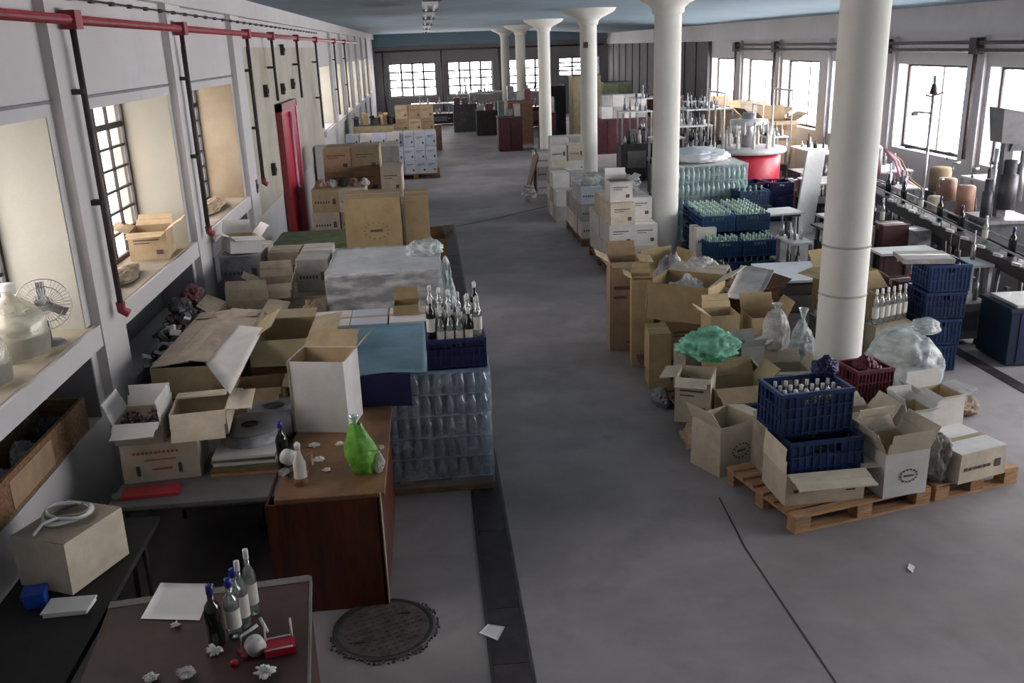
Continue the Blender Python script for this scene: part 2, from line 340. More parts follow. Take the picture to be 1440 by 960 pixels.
for i, p in enumerate([(1040, 11), (1135, 5), (1195, 1)]):
    q = Pz(p, ZC-.1); r = root('ceiling_light', (q.x, q.y, ZC), .1, 'dark slim fitting on the ceiling over the bottling side, %s' % ['farthest', 'middle', 'nearest'][i], 'light')
    MB().box(-.45, -.1, -.09, .45, .1, 0).build('housing', 'iron', r); MB().tube([(-.4, 0, -.11), (.4, 0, -.11)], .02).build('tube', 'cap_white', r, True)
# ================= floor details =================
r = root('floor_drain', (.29, 0, 0), 0, 'long dark iron drain channel running down the aisle floor', 'drain')
y = 3.4; k = 0
while y < 18.1:
    l = [1.02, .55, .98, .9][k % 4]; MB().box(-.105, y, 0, .105, y+l-.012, .006, j=.0012).build('cover_plate', 'drain_iron', r); y += l; k += 1
for s in (-.117, .117): MB().box(s-.01, 3.4, 0, s+.01, 18, .005).build('edge_strip', 'steel_dark', r)
r = root('floor_drain', (5.7, 0, 0), 0, 'dark drain channel on the floor beside the blue bins', 'drain')
for k in range(9): MB().box(-.07, 5+.7*k, 0, .07, 5.69+.7*k, .006).build('cover_plate', 'drain_iron', r)
def joint(name, pts, w, label):
    mb = MB(); pts = [Vector(p) for p in pts]
    for a, b in zip(pts, pts[1:]):
        d = (b-a).normalized()*1; nrm = Vector((-d.y, d.x, 0))*w/2
        mb.add([a-nrm, b-nrm, b+nrm, a+nrm, *[q+Vector((0, 0, .002)) for q in (a-nrm, b-nrm, b+nrm, a+nrm)]], [(4, 5, 6, 7), (0, 1, 5, 4), (1, 2, 6, 5), (2, 3, 7, 6), (3, 0, 4, 7)])
    struct(mb, name, 'drain_iron', label)
joint('floor_joint', [(.4, 18.0, 0), (1.3, 18.7, 0), (2.5, 19.85, 0)], .06, 'dark saw-cut joint crossing the aisle')
joint('floor_joint', [(2.06, 2.8, 0), (2.05, 4.07, 0), (2.03, 5.45, 0), (2.08, 6.2, 0)], .012, 'thin crack in the floor in front of the pallet')
joint('floor_joint', [(3.3, 4.0, 0), (4.4, 4.9, 0), (5.6, 5.6, 0)], .010, 'thin crack crossing the open floor')
r = root('manhole_cover', (-.46, 4.86, 0), 0, 'round rusty iron manhole cover with a broken mortar rim', 'manhole')
MB().lathe([(.315, 0), (.315, .012), (.30, .016), (.285, .008), (.28, .008)], 48, caps=False).build('rim', 'steel_dark', r, True)
mb = MB().lathe([(.28, 0), (.28, .010), (.26, .013)], 40)
for i in range(-5, 6):
    for k in range(-5, 6):
        if (i*i+k*k)*.045**2 < .24**2: mb.cbox(i*.045, k*.045, .014, .026, .012, .006, T(0, 0, 0, .4))
mb.build('lid', 'manhole_iron', r)
for a in (.8, 3.9): MB().cbox(.19*math.cos(a), .19*math.sin(a), .017, .06, .022, .006).build('lifting_slot', 'iron', r)
mb = MB()
for i in range(46):
    a = -PI*.95+i/46*PI*1.25; q = .325+R.uniform(-.01, .02); s = R.uniform(.008, .022)
    mb.cbox(q*math.cos(a), q*math.sin(a), .006, s, s, .012, None)
mb.build('mortar_crumbs', 'grout', r)['kind'] = 'stuff'
# ================= pipes =================
r = root('wall_pipe', (XL+.14, 0, 0), 0, 'red painted pipe running high along the window wall with dark drops', 'pipe')
MB().tube([(0, YN+.05, 3.66), (0, 34, 3.66)], .032).build('main_pipe', 'pipe_red', r, True)
for i, (y, z) in enumerate([(3.45, 1.72), (6.64, 1.70), (9.52, 1.72), (12.95, 1.75), (15.0, 2.7), (17.9, 2.6), (21, 1.8), (25.3, 1.8), (28.5, 1.8)]):
    d = MB().tube([(0, y, 3.66), (0, y, z)], .022).build('drop_pipe', 'pipe_dark', r, True)
    MB().cbox(0, y, 3.66, .10, .13, .12).build('tee_fitting', 'pipe_red', r)
    for zz in (3.2, 2.45):
        if zz > z: MB().cbox(-.05, y, zz, .12, .07, .035).build('clamp', 'iron', r)
    if i < 4:
        e = MB().tube([(0, y, z+.02), (0, y, z-.04), (.05, y, z-.07)], .035).build('end_valve', 'pipe_red', r, True)
        MB().tube([(-.03, y+.05, 3.5), (-.03, y+.05, 1.75)], .009, 6).build('thin_cable', 'iron', r, True)
r = root('cable_run', (XL+.13, 0, 0), 0, 'dark cable clipped in short loops just under the wall cornice', 'cable')
mb = MB(); pts = [(0, 4+i*.45, 3.80+.02*math.sin(i*PI)) for i in range(40)]
mb.tube(pts, .008, 5).build('cable', 'iron', r)
for i in range(0, 40, 1): MB().cbox(-.01, 4+i*.45, 3.80, .03, .06, .03).build('clip', 'iron', r)
r = root('wall_pipe', (XR-.18, 0, 0), 0, 'pair of dark pipes high on the bright window wall with thick drops', 'pipe')
for dz in (0, -.12): MB().tube([(0, 4, 3.18+dz), (0, 27, 3.18+dz)], .03).build('main_pipe', 'pipe_dark', r, True)
for y in (14.9, 17.95, 23.9, 27.0): MB().tube([(0, y, 3.18), (0, y, 1.3)], .035).build('drop_pipe', 'pipe_dark', r, True); MB().cbox(0, y, 3.13, .14, .2, .26).build('tee_fitting', 'iron', r)
r = root('wall_pipe', (0, YB-.2, 0), 0, 'dark pipe running across the dim end wall', 'pipe')
MB().tube([(XL+.1, 0, 3.3), (XR-.3, 0, 3.3)], .04).build('main_pipe', 'pipe_dark', r, True)
for x in (-2.0, .85, 3.7): MB().tube([(x, 0, 3.3), (x, 0, .4)], .04).build('drop_pipe', 'pipe_dark', r, True)
# red door
WN[0] = 0
r = bpy.data.objects.new('door_1', None); COL.objects.link(r); r.location = (XL+.02, 16.35, 0); tag(r, 'red steel double door with a glossy pink edge standing ajar', None, None, 'structure')
MB().box(0, -.95, 0, .09, -.83, 2.62).build('door_frame', 'pipe_red', r); MB().box(0, .83, 0, .09, .95, 2.62).build('door_frame', 'door_pink', r); MB().box(0, -.95, 2.5, .09, .95, 2.62).build('door_frame', 'pipe_red', r)  # one post is pink, the rest of the frame red
for s in (-1, 1):
    d = MB().box(.02, -.4, 0, .07, .4, 2.48); d.box(.07, -.34, .2, .08, .34, 1.1); d.box(.07, -.34, 1.25, .08, .34, 2.35)
    o = d.build('door_leaf', 'door_red', r); o.location = (0, s*.41, .01)
    MB().tube([(.1, -s*.3, 1.0), (.13, -s*.3, 1.02), (.13, -s*.3, 1.15), (.1, -s*.3, 1.17)], .012).build('handle', 'steel', o, True)
MB().tube([(.10, -.02, .1), (.10, -.02, 2.45)], .03).build('closing_strip', 'door_pink', r, True)
for i, p in enumerate([(395, 70), (372, 128), (410, 118), (356, 262), (383, 238), (396, 125)]):
    q = Px(p, XL+.02); b = root('wall_box', (XL+.015, q.y, q.z), 0, ['small dark switch box high beside the cornice', 'dark junction box between the windows and the red door', 'small dark bell box above the red door', 'dark pipe end cap low beside the third window', 'small lever switch beside the red door', 'dark vertical switch box over the red door'][i], 'switch box')
    MB().box(0, -.06, -.09, .06, .06, .09).build('housing', 'iron', b); MB().box(.06, -.02, -.03, .075, .02, .03).build('switch', 'steel_dark', b)
# ================= builders =================
def FB(A, B, top, z=0.0):
    """front bottom-left and bottom-right points and the height of a thing on the plane z -> centre of front edge, turn, width, height"""
    a, b = Pz(A, z), Pz(B, z); d = b-a; h = Py((A[0], top), a.y).z-z
    return a, math.atan2(d.y, d.x), d.length, h
def carton_parts(r, w, d, h, m='kraft', flaps=None, tape=True, marks='lines', inside='carton_inside', ink='ink', fm=None, jit=.006):
    """flaps: None for a closed box, else the outward angles of front, back, left, right flaps (0 = straight up)"""
    t = .006; J = lambda: R.uniform(-jit, jit)
    if flaps is None:
        b = MB().box(-w/2, -d/2, 0, w/2, d/2, h-.004, j=jit*.6).build('body', m, r)
        g = MB(); g.box(-w/2+.002, -d/2+.002, h-.004, w/2-.002, -.003, h); g.box(-w/2+.002, .003, h-.004, w/2-.002, d/2-.002, h+J()*.3)
        g.build('top_flap', fm or m, r)
        if tape: MB().box(-w/2-.001, -.025, h, w/2+.001, .025, h+.002).box(-w/2-.002, -.025, h-.07, -w/2, .025, h).box(w/2, -.025, h-.07, w/2+.002, .025, h).build('tape', 'tape', r)
    else:
        q = [(-w/2+J(), -d/2+J()), (w/2+J(), -d/2+J()), (w/2+J(), d/2+J()), (-w/2+J(), d/2+J())]
        mb = MB(); o4 = [(-w/2, -d/2), (w/2, -d/2), (w/2, d/2), (-w/2, d/2)]
        def ins(p): return (p[0]-math.copysign(t, p[0]), p[1]-math.copysign(t, p[1]))
        vs = [(*p, 0) for p in o4]+[(*p, h) for p in q]+[(*ins(p), t) for p in o4]+[(*ins(p), h) for p in q]
        mb.add(vs, [(0, 3, 2, 1), (8, 9, 10, 11)]+[(i, (i+1) % 4, 4+(i+1) % 4, 4+i) for i in range(4)]+[(12+i, 12+(i+1) % 4, 8+(i+1) % 4, 8+i) for i in range(4)]+[(4+i, 4+(i+1) % 4, 12+(i+1) % 4, 12+i) for i in range(4)])
        mb.build('body', m, r)
        if m.startswith('carton_'):
            e = t+.004; MB().box(-w/2+e, d/2-e-.002, t, w/2-e, d/2-e, h-.008).box(-w/2+e, -d/2+e, t, -w/2+e+.002, d/2-e-.004, h-.008).box(w/2-e-.002, -d/2+e, t, w/2-e, d/2-e-.004, h-.008).box(-w/2+e+.004, -d/2+e+.002, t, w/2-e-.004, d/2-e-.004, t+.002).build('inner_lining', 'kraft_light', r)
        fl = min(w, d)*.48
        for k, a in enumerate(flaps):
            if a is None: continue
            L = (w if k < 2 else d)*.97; fh = fl*R.uniform(.9, 1.05)
            f = MB().box(-L/2, -t/2, 0, L/2, t/2, fh*.5, j=.002); f.box(-L/2+.01, -t/2, fh*.5, L/2-.01+J(), t/2, fh, j=.005)
            o = f.build('flap', fm or m, r)
            base = [(0, -d/2), (0, d/2), (-w/2, 0), (w/2, 0)][k]; rz = [0, PI, -PI/2, PI/2][k]
            o.matrix_local = Matrix.Translation((base[0], base[1], h)) @ Matrix.Rotation(rz, 4, 'Z') @ Matrix.Rotation(math.radians(a), 4, 'X')
    if marks:
        mk = MB(); y = -d/2-.0025-jit*.6
        if marks == 'lines':
            mk.box(-w*.36, y, h*.70, w*.30, y+.003, h*.74); mk.box(-w*.36, y, h*.60, w*.05, y+.003, h*.63); mk.box(w*.2, y, h*.2, w*.36, y+.003, h*.36)
        elif marks == 'logo':
            for i in range(14):
                a = i/14*2*PI; mk.cbox(w*.05+h*.2*math.cos(a), y+.0015, h*.45+h*.14*math.sin(a), .016, .003, .012)
            mk.box(-w*.06, y, h*.43, w*.16, y+.003, h*.47)
        elif marks == 'arrows':
            for s in (-.32, .22):
                MB().box(w*s, y, h*.18, w*s+.022, y+.003, h*.44).build('handle_slot', 'ink', r)
            for i in range(11): mk.box(-w*.34+i*w*.055, y, h*.74, -w*.34+i*w*.055+w*.034, y+.003, h*.80)
            mk.box(-w*.12, y, h*.30, w*.14, y+.003, h*.35); mk.box(-w*.2, y, h*.56, w*.2, y+.003, h*.59)
        elif marks == 'row':
            for i in range(6): mk.box(-w*.4+i*w*.1, y, h*.4, -w*.4+i*w*.1+w*.06, y+.003, h*.5)
            mk.box(w*.26, y, h*.34, w*.38, y+.003, h*.6)
        mk.build('printed_mark', ink, r)
    return r
def carton(label, A, B, top, d, z=0.0, m='kraft', name='cardboard_box', cat='box', group=None, tilt=(0, 0), h=None, **k):
    a, rz, w, hh = FB(A, B, top, z); h = h or max(.05, hh)
    c = a+Vector((math.cos(rz)*w/2-math.sin(rz)*d/2, math.sin(rz)*w/2+math.cos(rz)*d/2, 0))
    r = root(name, c, rz, label, cat, group, tilt[0], tilt[1]); carton_parts(r, w, d, h, m, **k); r['wdh'] = (w, d, h)
    return r, w, d, h
def carton_at(label, x, y, z, w, d, h, rz=0, m='kraft', name='cardboard_box', cat='box', group=None, tilt=(0, 0), **k):
    r = root(name, (x, y, z), rz, label, cat, group, tilt[0], tilt[1]); carton_parts(r, w, d, h, m, **k); return r
def bottle_proto(name, glass, cap, h=.30, r=.037, label_m='label_paper', lab=True):
    o = root(name, (0, 0, 0), 0, None, 'bottle')
    MB().lathe([(r*.8, 0), (r, .006), (r, h*.60), (r*.8, h*.68), (r*.38, h*.76), (r*.34, h*.93)], 12).build('glass_body', glass, o, True)
    if cap: MB().lathe([(r*.36, h*.86), (r*.42, h*.87), (r*.42, h), (r*.3, h+.002)], 10).build('cap', cap, o, True)
    if lab: MB().lathe([(r+.0008, h*.18), (r+.0008, h*.5)], 12, caps=False).build('label', label_m, o, True)
    return o
def crate_proto(name, m, label, w=.56, d=.38, h=.29, ribs=True):
    """plastic bottle crate: slotted floor, ribbed walls, rim, hand holes"""
    o = root(name, (0, 0, 0), 0, label, 'crate'); t = .012
    b = MB().box(-w/2, -d/2, 0, w/2, d/2, .012)
    for s in (-1, 1):
        b.cbox(0, s*(d/2-t/2), h*.36, w, t, h*.72); b.cbox(s*(w/2-t/2), 0, h*.3, t, d, h*.6)
        n = 10
        for i in range(n+1):
            x = -w/2+w*i/n; b.cbox(x*.985, s*(d/2+.004), h*.5, .010, .012, h*.96)
        for i in range(7): y = -d/2+d*i/6; b.cbox(s*(w/2+.004), y*.97, h*.5, .012, .010, h*.96)
        for z in (.08, .42, .66): b.cbox(0, s*(d/2+.003), h*z, w, .012, .012); b.cbox(s*(w/2+.003), 0, h*z, .012, d, .012)
        for sx in (-1, 1): b.cbox(sx*(w/2-.08), s*(d/2-t/2), h*.83, .16, t, h*.26); b.cbox(s*(w/2-t/2), sx*(d/2-.06), h*.78, t, .12, h*.4)
    b.build('crate_body', m, o)
    q = MB()
    for s in (-1, 1): q.cbox(0, s*(d/2-.002), h-.015, w+.02, .026, .03); q.cbox(s*(w/2-.002), 0, h-.015, .026, d+.02, .03)
    q.build('rim', m, o)
    return o
def pallet(label, x, y, rz=0, w=1.2, d=.8, z=0, m='pallet_wood', group=None):
    r = root('wooden_pallet', (x, y, z), rz, label, 'pallet', group)
    for i in range(3): MB().box(-w/2, -d/2+i*(d-.1)/2, 0, w/2, -d/2+i*(d-.1)/2+.1, .018, j=.002).build('bottom_board', m, r)
    for i in range(3):
        for k in range(3): MB().box(-w/2+i*(w-.13)/2, -d/2+k*(d-.1)/2, .018, -w/2+i*(w-.13)/2+.13, -d/2+k*(d-.1)/2+.1, .098, j=.002).build('block', m, r)
    for i in range(3): MB().box(-w/2+i*(w-.13)/2, -d/2, .098, -w/2+i*(w-.13)/2+.13, d/2, .116, j=.001).build('stringer_board', m, r)
    n = 7
    for i in range(n): MB().box(-w/2, -d/2+i*(d-.09)/(n-1), .118, w/2, -d/2+i*(d-.09)/(n-1)+.09, .136, j=.002).build('deck_board', m, r)
    return r
def bag(label, x, y, z, sx, sy, sz, m, name='plastic_bag', knot=True, seed=0, cat='bag', amp=.22):
    """crumpled bag resting on z"""
    if m != 'paper': amp = min(amp, .24)
    bm = bmesh.new(); bmesh.ops.create_icosphere(bm, subdivisions=5, radius=1)
    for v in bm.verts:
        p = v.co.copy(); n = noise.turbulence(p*1.4+Vector((seed*3.1, seed, 0)), 5, False)-.6
        rg = abs(noise.noise(p*4+Vector((seed, 0, 5))))+.5*abs(noise.noise(p*9+Vector((seed, 0, 5))))
        v.co = p*(1+amp*n-.30*rg*amp*3)
        if v.co.z < 0: v.co.z *= .8; v.co.x *= 1+.12*(-v.co.z); v.co.y *= 1+.12*(-v.co.z)
    mz = min(v.co.z for v in bm.verts)
    for v in bm.verts: v.co.z = max(v.co.z, mz*.75)-mz*.75
    MZ = max(v.co.z for v in bm.verts)
    for v in bm.verts: v.co = Vector((v.co.x*sx/2, v.co.y*sy/2, v.co.z/MZ*sz))
    me = bpy.data.meshes.new('body'); bm.to_mesh(me); bm.free(); me.polygons.foreach_set('use_smooth', [True]*len(me.polygons)); me.materials.append(MATS[m])
    r = root(name, (x, y, z), 0, label, cat); o = bpy.data.objects.new('body', me); COL.objects.link(o); o.parent = r
    if knot:
        k = MB().lathe([(.02, sz*.93), (.012, sz*.98), (.03, sz*1.06), (.05, sz*1.12)], 9, caps=False); k.build('knot', m, r, True)
    return r
def sheet(name, pts, th, m, parent=None, n=10, wob=0, seed=0):
    """a subdivided, slightly wavy sheet from four corners"""
    p = [Vector(q) for q in pts]; vs = []; fs = []
    for i in range(n+1):
        for k in range(n+1):
            u, v = i/n, k/n; q = p[0]*(1-u)*(1-v)+p[1]*u*(1-v)+p[2]*u*v+p[3]*(1-u)*v
            q = q+Vector((0, 0, wob*noise.noise(q*3+Vector((seed, 0, 0))))); vs.append(q)
    N = (n+1)*(n+1); nrm = (p[1]-p[0]).cross(p[3]-p[0]).normalized()*th
    vs += [q+nrm for q in vs]
    for i in range(n):
        for k in range(n): a = i*(n+1)+k; f = (a, a+n+1, a+n+2, a+1); fs.append(f[::-1]); fs.append(tuple(x+N for x in f))
    def edge(a, b): fs.append((a, b, b+N, a+N))
    for k in range(n): edge(k, k+1); edge(n*(n+1)+k+1, n*(n+1)+k); edge((k+1)*(n+1), k*(n+1)); edge(k*(n+1)+n, (k+1)*(n+1)+n)
    return MB().add(vs, fs).build(name, m, parent, wob > 0)
ORD = ['first', 'second', 'third', 'fourth', 'fifth', 'sixth', 'seventh', 'eighth', 'ninth', 'tenth', 'eleventh', 'twelfth']
LAY = ['bottom', 'second', 'third', 'fourth', 'fifth']
def stack(x, y, z, rz, nx, ny, nz, w, d, h, mats, phrase, group, skip=(), marks='lines', gap=.008, jit=.012, name='cardboard_box', **k):
    """a block of closed boxes; x, y is its front corner nearest the wall side; each box an object of its own"""
    protos = {}; c, s = math.cos(rz), math.sin(rz)
    for iz in range(nz):
        for iy in range(ny):
            for ix in range(nx):
                if (ix, iy, iz) in skip: continue
                top = iz == nz-1 or (ix, iy, iz+1) in skip
                if not (top or iy == 0 or ix == 0 or ix == nx-1 or iz == 0 and iy < 2): continue
                mm = mats[(ix*7+iy*3+iz*5) % len(mats)]; key = mm
                if key not in protos:
                    o = root(name, (0, 0, 0), 0, None, 'box', group); carton_parts(o, w-gap, d-gap, h-.003, mm, marks=marks, jit=.003, **k); protos[key] = o; fresh = True
                else: o = copy_tree(protos[key])
                lx, ly = (ix+.5)*w+R.uniform(-jit, jit), (iy+.5)*d+R.uniform(-jit, jit)
                o.location = (x+c*lx-s*ly, y+s*lx+c*ly, z+iz*h); o.rotation_euler = (0, 0, rz+R.uniform(-.02, .02))
                side = '' if nx == 1 else ', column %s' % ORD[ix]
                o['label'] = '%s%s%s%s' % (phrase, ', layer %s' % LAY[iz] if nz > 1 else '', side, '' if ny == 1 else ', %s row' % ORD[iy])
                o['group'] = group
def crate_with(crate, glass, x, y, z, rz, label, n=(5, 3), blabel=None, bgroup=None, up=.02, first=None, skip=0.0):
    o = place(crate, (x, y, z), rz, label)
    c, s = math.cos(rz), math.sin(rz)
    for i in range(n[0]):
        for k in range(n[1]):
            if R.random() < skip: continue
            lx, ly = (i-(n[0]-1)/2)*.48/max(1, n[0]-1), (k-(n[1]-1)/2)*.28/max(1, n[1]-1)
            place(glass, (x+c*lx-s*ly, y+s*lx+c*ly, z+.014+up), R.uniform(0, 6), blabel, bgroup)
    return o
# ================= left foreground =================
def table(name, label, x, y, rz, w, d, h, top_m, leg_m='steel_dark', cat='table', panel=None, splay=0, th=.03, edge=None):
    r = root(name, (x, y, 0), rz, label, cat)
    MB().box(-w/2, -d/2, h-th, w/2, d/2, h).build('tabletop', top_m, r, bevel=.003)
    if edge:
        MB().box(-w/2-.008, -d/2-.008, h-th-.01, w/2+.008, -d/2, h+.002).box(w/2, -d/2, h-th-.01, w/2+.012, d/2, h+.002).box(-w/2, d/2-.05, h, w/2, d/2+.01, h+.003).build('edge_trim', edge, r)
    if panel:
        for s in (-1, 1): MB().box(s*(w/2-.02)-.012, -d/2+.02, 0, s*(w/2-.02)+.012, d/2-.02, h-th).build('side_panel', panel, r)
        MB().box(-w/2+.03, -d/2+.03, .02, w/2-.03, -d/2+.05, h-th).build('front_panel', panel, r)
        MB().box(-w/2+.03, d/2-.05, .05, w/2-.03, d/2-.03, h-th).build('back_panel', panel, r)
    else:
        for sx in (-1, 1):
            for sy in (-1, 1):
                x0, y0 = sx*(w/2-.09), sy*(d/2-.09)
                MB().tube([(x0, y0, h-th), (x0+sx*splay, y0+sy*splay, 0)], .016).build('leg', leg_m, r, True)
        for s in (-1, 1): MB().box(-w/2+.06, s*(d/2-.07)-.01, h-th-.045, w/2-.06, s*(d/2-.07)+.01, h-th).build('apron', leg_m, r)
    return r
table('desk', 'dark brown desk with grey edge trim, littered with bottles and paper, nearest the viewpoint', -1.19, 3.5, .105, 1.0, 1.5, .76, 'desk_dark', panel='desk_dark', edge='trim_grey')
table('work_table', 'grey topped table on thin splayed legs under the printed carton', -1.61, 5.92, 0, 1.04, 1.32, .76, 'table_grey', splay=.02)
table('work_table', 'hidden grey table behind, carrying the long open cartons', -1.62, 7.32, 0, 1.06, 1.36, .76, 'table_grey')
table('side_table', 'low black table by the wall under the carton with a cable coil', -2.07, 4.2, 0, .58, 1.9, .74, 'rubber', 'iron', th=.04)
r = root('wooden_desk', (-.79, 5.83, 0), 0, 'reddish brown wooden desk facing the aisle with a worn tan top', 'desk')
MB().box(-.29, -.71, .77, .385, .74, .80).build('desktop', 'desk_top', r, bevel=.003)
MB().box(-.33, -.72, .0, .345, -.70, .77).build('front_panel', 'desk_wood', r); MB().box(.335, -.72, 0, .355, .72, .77).build('side_panel', 'desk_wood', r); MB().box(-.345, -.72, 0, -.33, .72, .77).build('side_panel', 'desk_wood', r)
MB().box(-.32, .70, .1, .33, .715, .77).build('back_panel', 'desk_wood', r); MB().box(.355, -.73, .02, .362, -.70, .8).build('worn_edge', 'kraft_pale', r)
for z in (.2, .45): MB().box(-.32, -.6, z, .33, .6, z+.015).build('shelf', 'desk_wood', r)
# sheets and bottles on the near desk
def paper(label, pts, z, m='paper', name='paper_sheet', cat='paper'):
    q = [Pz(p, z) for p in pts]; c = sum(q, Vector())/4; r = sheet(name, [v-c for v in q], .002, m, n=6, wob=.004); r.location = c+Vector((0, 0, .003)); return tag(r, label, cat)
paper('large white paper sheet lying on the near desk behind the bottles', [(198, 870), (281, 873), (300, 822), (226, 820)], .762)
paper('white paper sheet lying beside the aisle drain on the floor', [(674, 890), (700, 901), (710, 882), (686, 878)], .003)
paper('small crumpled white paper on the open floor before the pallet', [(1276, 799), (1284, 806), (1288, 797), (1279, 792)], .003)
wd = bottle_proto('wine_bottle', 'wine_glass_dark', 'cap_blue', .32, .04, lab=False)
wc = bottle_proto('clear_bottle', 'glass_clear', 'cap_blue', .31, .038)
ww = bottle_proto('tall_bottle', 'glass_clear', 'cap_white', .36, .033)
def put(proto, px, z, label, up=0, **k):
    q = Pz(px, z); return place(proto, (q.x, q.y, z+up), 0, label, **k)
put(wd, (306, 906), .762, 'dark full bottle with a blue cap at the corner of the paper sheet', rx=.0)
put(wc, (331, 893), .762, 'clear bottle with a blue cap standing behind the dark bottle')
put(wc, (337, 878), .762, 'second clear bottle with a blue cap, close behind the first one')
put(ww, (357, 862), .762, 'tall clear bottle with a white cap at the back of the desk')
put(ww, (345, 880), .762, 'shorter clear bottle with white cap beside the blue-capped ones')
q = Pz((358, 915), .762); r = root('tape_dispenser', q, .5, 'red hand tape dispenser with a white roll on the near desk', 'tool')
MB().lathe([(.045, 0), (.045, .05)], 16, T(0, 0, .045, 0, PI/2)).build('roll', 'cap_white', r, True); MB().box(-.07, -.035, 0, .09, .035, .02).build('base', 'red_plastic', r); MB().tube([(-.06, 0, .01), (-.05, 0, .1), (.03, 0, .13)], .008).build('arm', 'cap_white', r, True)
q = Pz((394, 912), .762); r = root('label_holder', q, .2, 'small red tray with upright white wire ends on the near desk', 'tray')
MB().box(-.07, -.05, 0, .07, .05, .03).build('tray', 'red_plastic', r)
for s in (-1, 1): MB().tube([(s*.06, .04, .02), (s*.06, .05, .12)], .005).build('wire', 'cap_white', r, True); MB().tube([(-.06, s*.045, .035), (.06, s*.045, .035)], .004).build('rail', 'cap_white', r, True)
for i, (p, s, l) in enumerate([((302, 918), .1, 'white crumpled paper on the near desk before the dark bottle'), ((373, 950), .13, 'big white crumpled paper at the near edge of the desk'), ((212, 955), .09, 'white crumpled scrap at the wall-side front of the desk'), ((262, 950), .1, 'grey-white crumpled film at the front of the desk'), ((247, 880), .06, 'small white scrap touching the paper sheet')]):
    q = Pz(p, .762); bag(l, q.x, q.y, .762, s, s*.8, s*.45, 'paper' if i != 3 else 'bag_white', 'crumpled_paper', knot=False, seed=i+3, cat='paper', amp=.5)
for i, (p, m, l) in enumerate([((345, 925), 'junk_red', 'dark red cap lying between the bottles and the tape dispenser'), ((330, 935), 'red_plastic', 'red screw cap on the near desk'), ((376, 890), 'cap_white', 'white marker pen on the near desk behind the red tray')]):
    q = Pz(p, .762); o = MB().lathe([(.016, 0), (.018, .018), (.012, .024)], 12).build('bottle_stopper', m, None, True) if i < 2 else MB().tube([(0, 0, .01), (-.05, .11, .01)], .009).build('marker_pen', m, None, True)
    o.location = q; tag(o, l, 'lid' if i < 2 else 'pen')
# carton with coil by the wall
r, w, d, h = carton('pale open-topped carton by the wall with a coil of cable on its lid', (30, 822), (104, 836), 752, .42, .75, m='kraft_pale', marks=None, tape=False, fm='kraft_dull')
c = r.location; cr = root('cable_coil', (c.x, c.y+.03, .75+h+.014), .3, 'loose pale coil of cable lying on the carton by the wall', 'cable')
pts = []
for i in range(90): a = i*.33; q = .105+.02*math.sin(i*.7); pts.append((q*math.cos(a), q*math.sin(a), .012*i/30+.004*math.sin(i)))
pts += [(-.12, -.08, .02), (-.16, -.16, .005)]
MB().tube(pts, .009, 6).build('cable', 'board_white', cr, True); MB().tube([(x*.9, y*.85, z+.012) for x, y, z in pts[:60]], .008, 6).build('inner_cable', 'cable_grey', cr, True)
for i, (x, y, s, m, l, nme, cat) in enumerate([(Pz((98, 856), .74).x, Pz((98, 856), .74).y, (.22, .13, .03), 'paper', 'stack of white papers on the low black table before the carton', 'paper_stack', 'paper'), (Pz((52, 850), .74).x, Pz((52, 850), .74).y, (.10, .09, .09), 'blue_plastic', 'blue plastic tub on the low black table by the wall', 'plastic_tub', 'tub'), (-1.96, 4.72, (.16, .12, .16), 'wood_old', 'dark brown wooden box at the back of the low black table', 'wooden_box', 'box')]):
    r = root(nme, (x, y, .74), .2*i, l, cat)
    MB().box(-s[0]/2, -s[1]/2, 0, s[0]/2, s[1]/2, s[2]*.7, j=.004).build('body', m, r); MB().box(-s[0]/2-.005, -s[1]/2-.005, s[2]*.7, s[0]/2+.005, s[1]/2+.005, s[2], j=.003).build('upper_layer', m, r)
for i, (x, y, s, m, l) in enumerate([(-1.75, 4.05, .24, 'junk_tan', 'brown crumpled packing paper on the floor under the near desk edge'), (-1.78, 4.75, .26, 'junk_black', 'black sack slumped on the floor beside the low black table'), (-1.75, 6.7, .3, 'junk_grey', 'grey sack on the floor under the splayed-leg table'), (-1.3, 6.2, .3, 'junk_black', 'dark bundle on the floor behind the table legs')]):
    bag(l, x, y, 0, s, s, s*.8, m, 'sack', knot=False, seed=20+i, amp=.3)
# ---- on the splayed-leg table
Z1 = .76
r, w, d, h = carton('printed tan carton with handle slots at the corner of the grey table', (176, 681), (284, 669), 628, .40, Z1, m='kraft_pale', marks='arrows', ink='ink_red')
zc = Z1+h
r2 = carton_at('open carton of bottle caps with a raised white flap on the printed carton', r.location.x-.10, r.location.y-.02, zc, .30, .34, .14, .02, 'kraft_pale', flaps=(110, 25, 20, -8), marks=None, fm='carton_white')
cp = root('crown_cap_heap', (r.location.x-.10, r.location.y-.02, zc+.01), .02, 'loose red and silver bottle caps filling the open carton', 'caps')
mbs = [MB(), MB(), MB()]
for i in range(150): mbs[i % 3].lathe([(.013, 0), (.013, .012)], 7, T(R.uniform(-.13, .13), R.uniform(-.14, .14), R.uniform(.02, .125), 0, R.uniform(0, 3), R.uniform(0, 3)))
for mb, mm in zip(mbs, ('junk_grey', 'junk_red', 'junk_black')): mb.build('loose_caps', mm, cp)['kind'] = 'stuff'
r3 = carton_at('pale carton lying with drooping flaps beside the carton of caps', r.location.x+.26, r.location.y+.06, zc, .36, .40, .17, .1, 'kraft_pale', flaps=(150, -80, None, 95), marks=None)
q = Pz((210, 695), Z1); f = root('document_folder', (q.x, q.y, Z1), .06, 'glossy red document folder at the front edge of the grey table', 'folder')
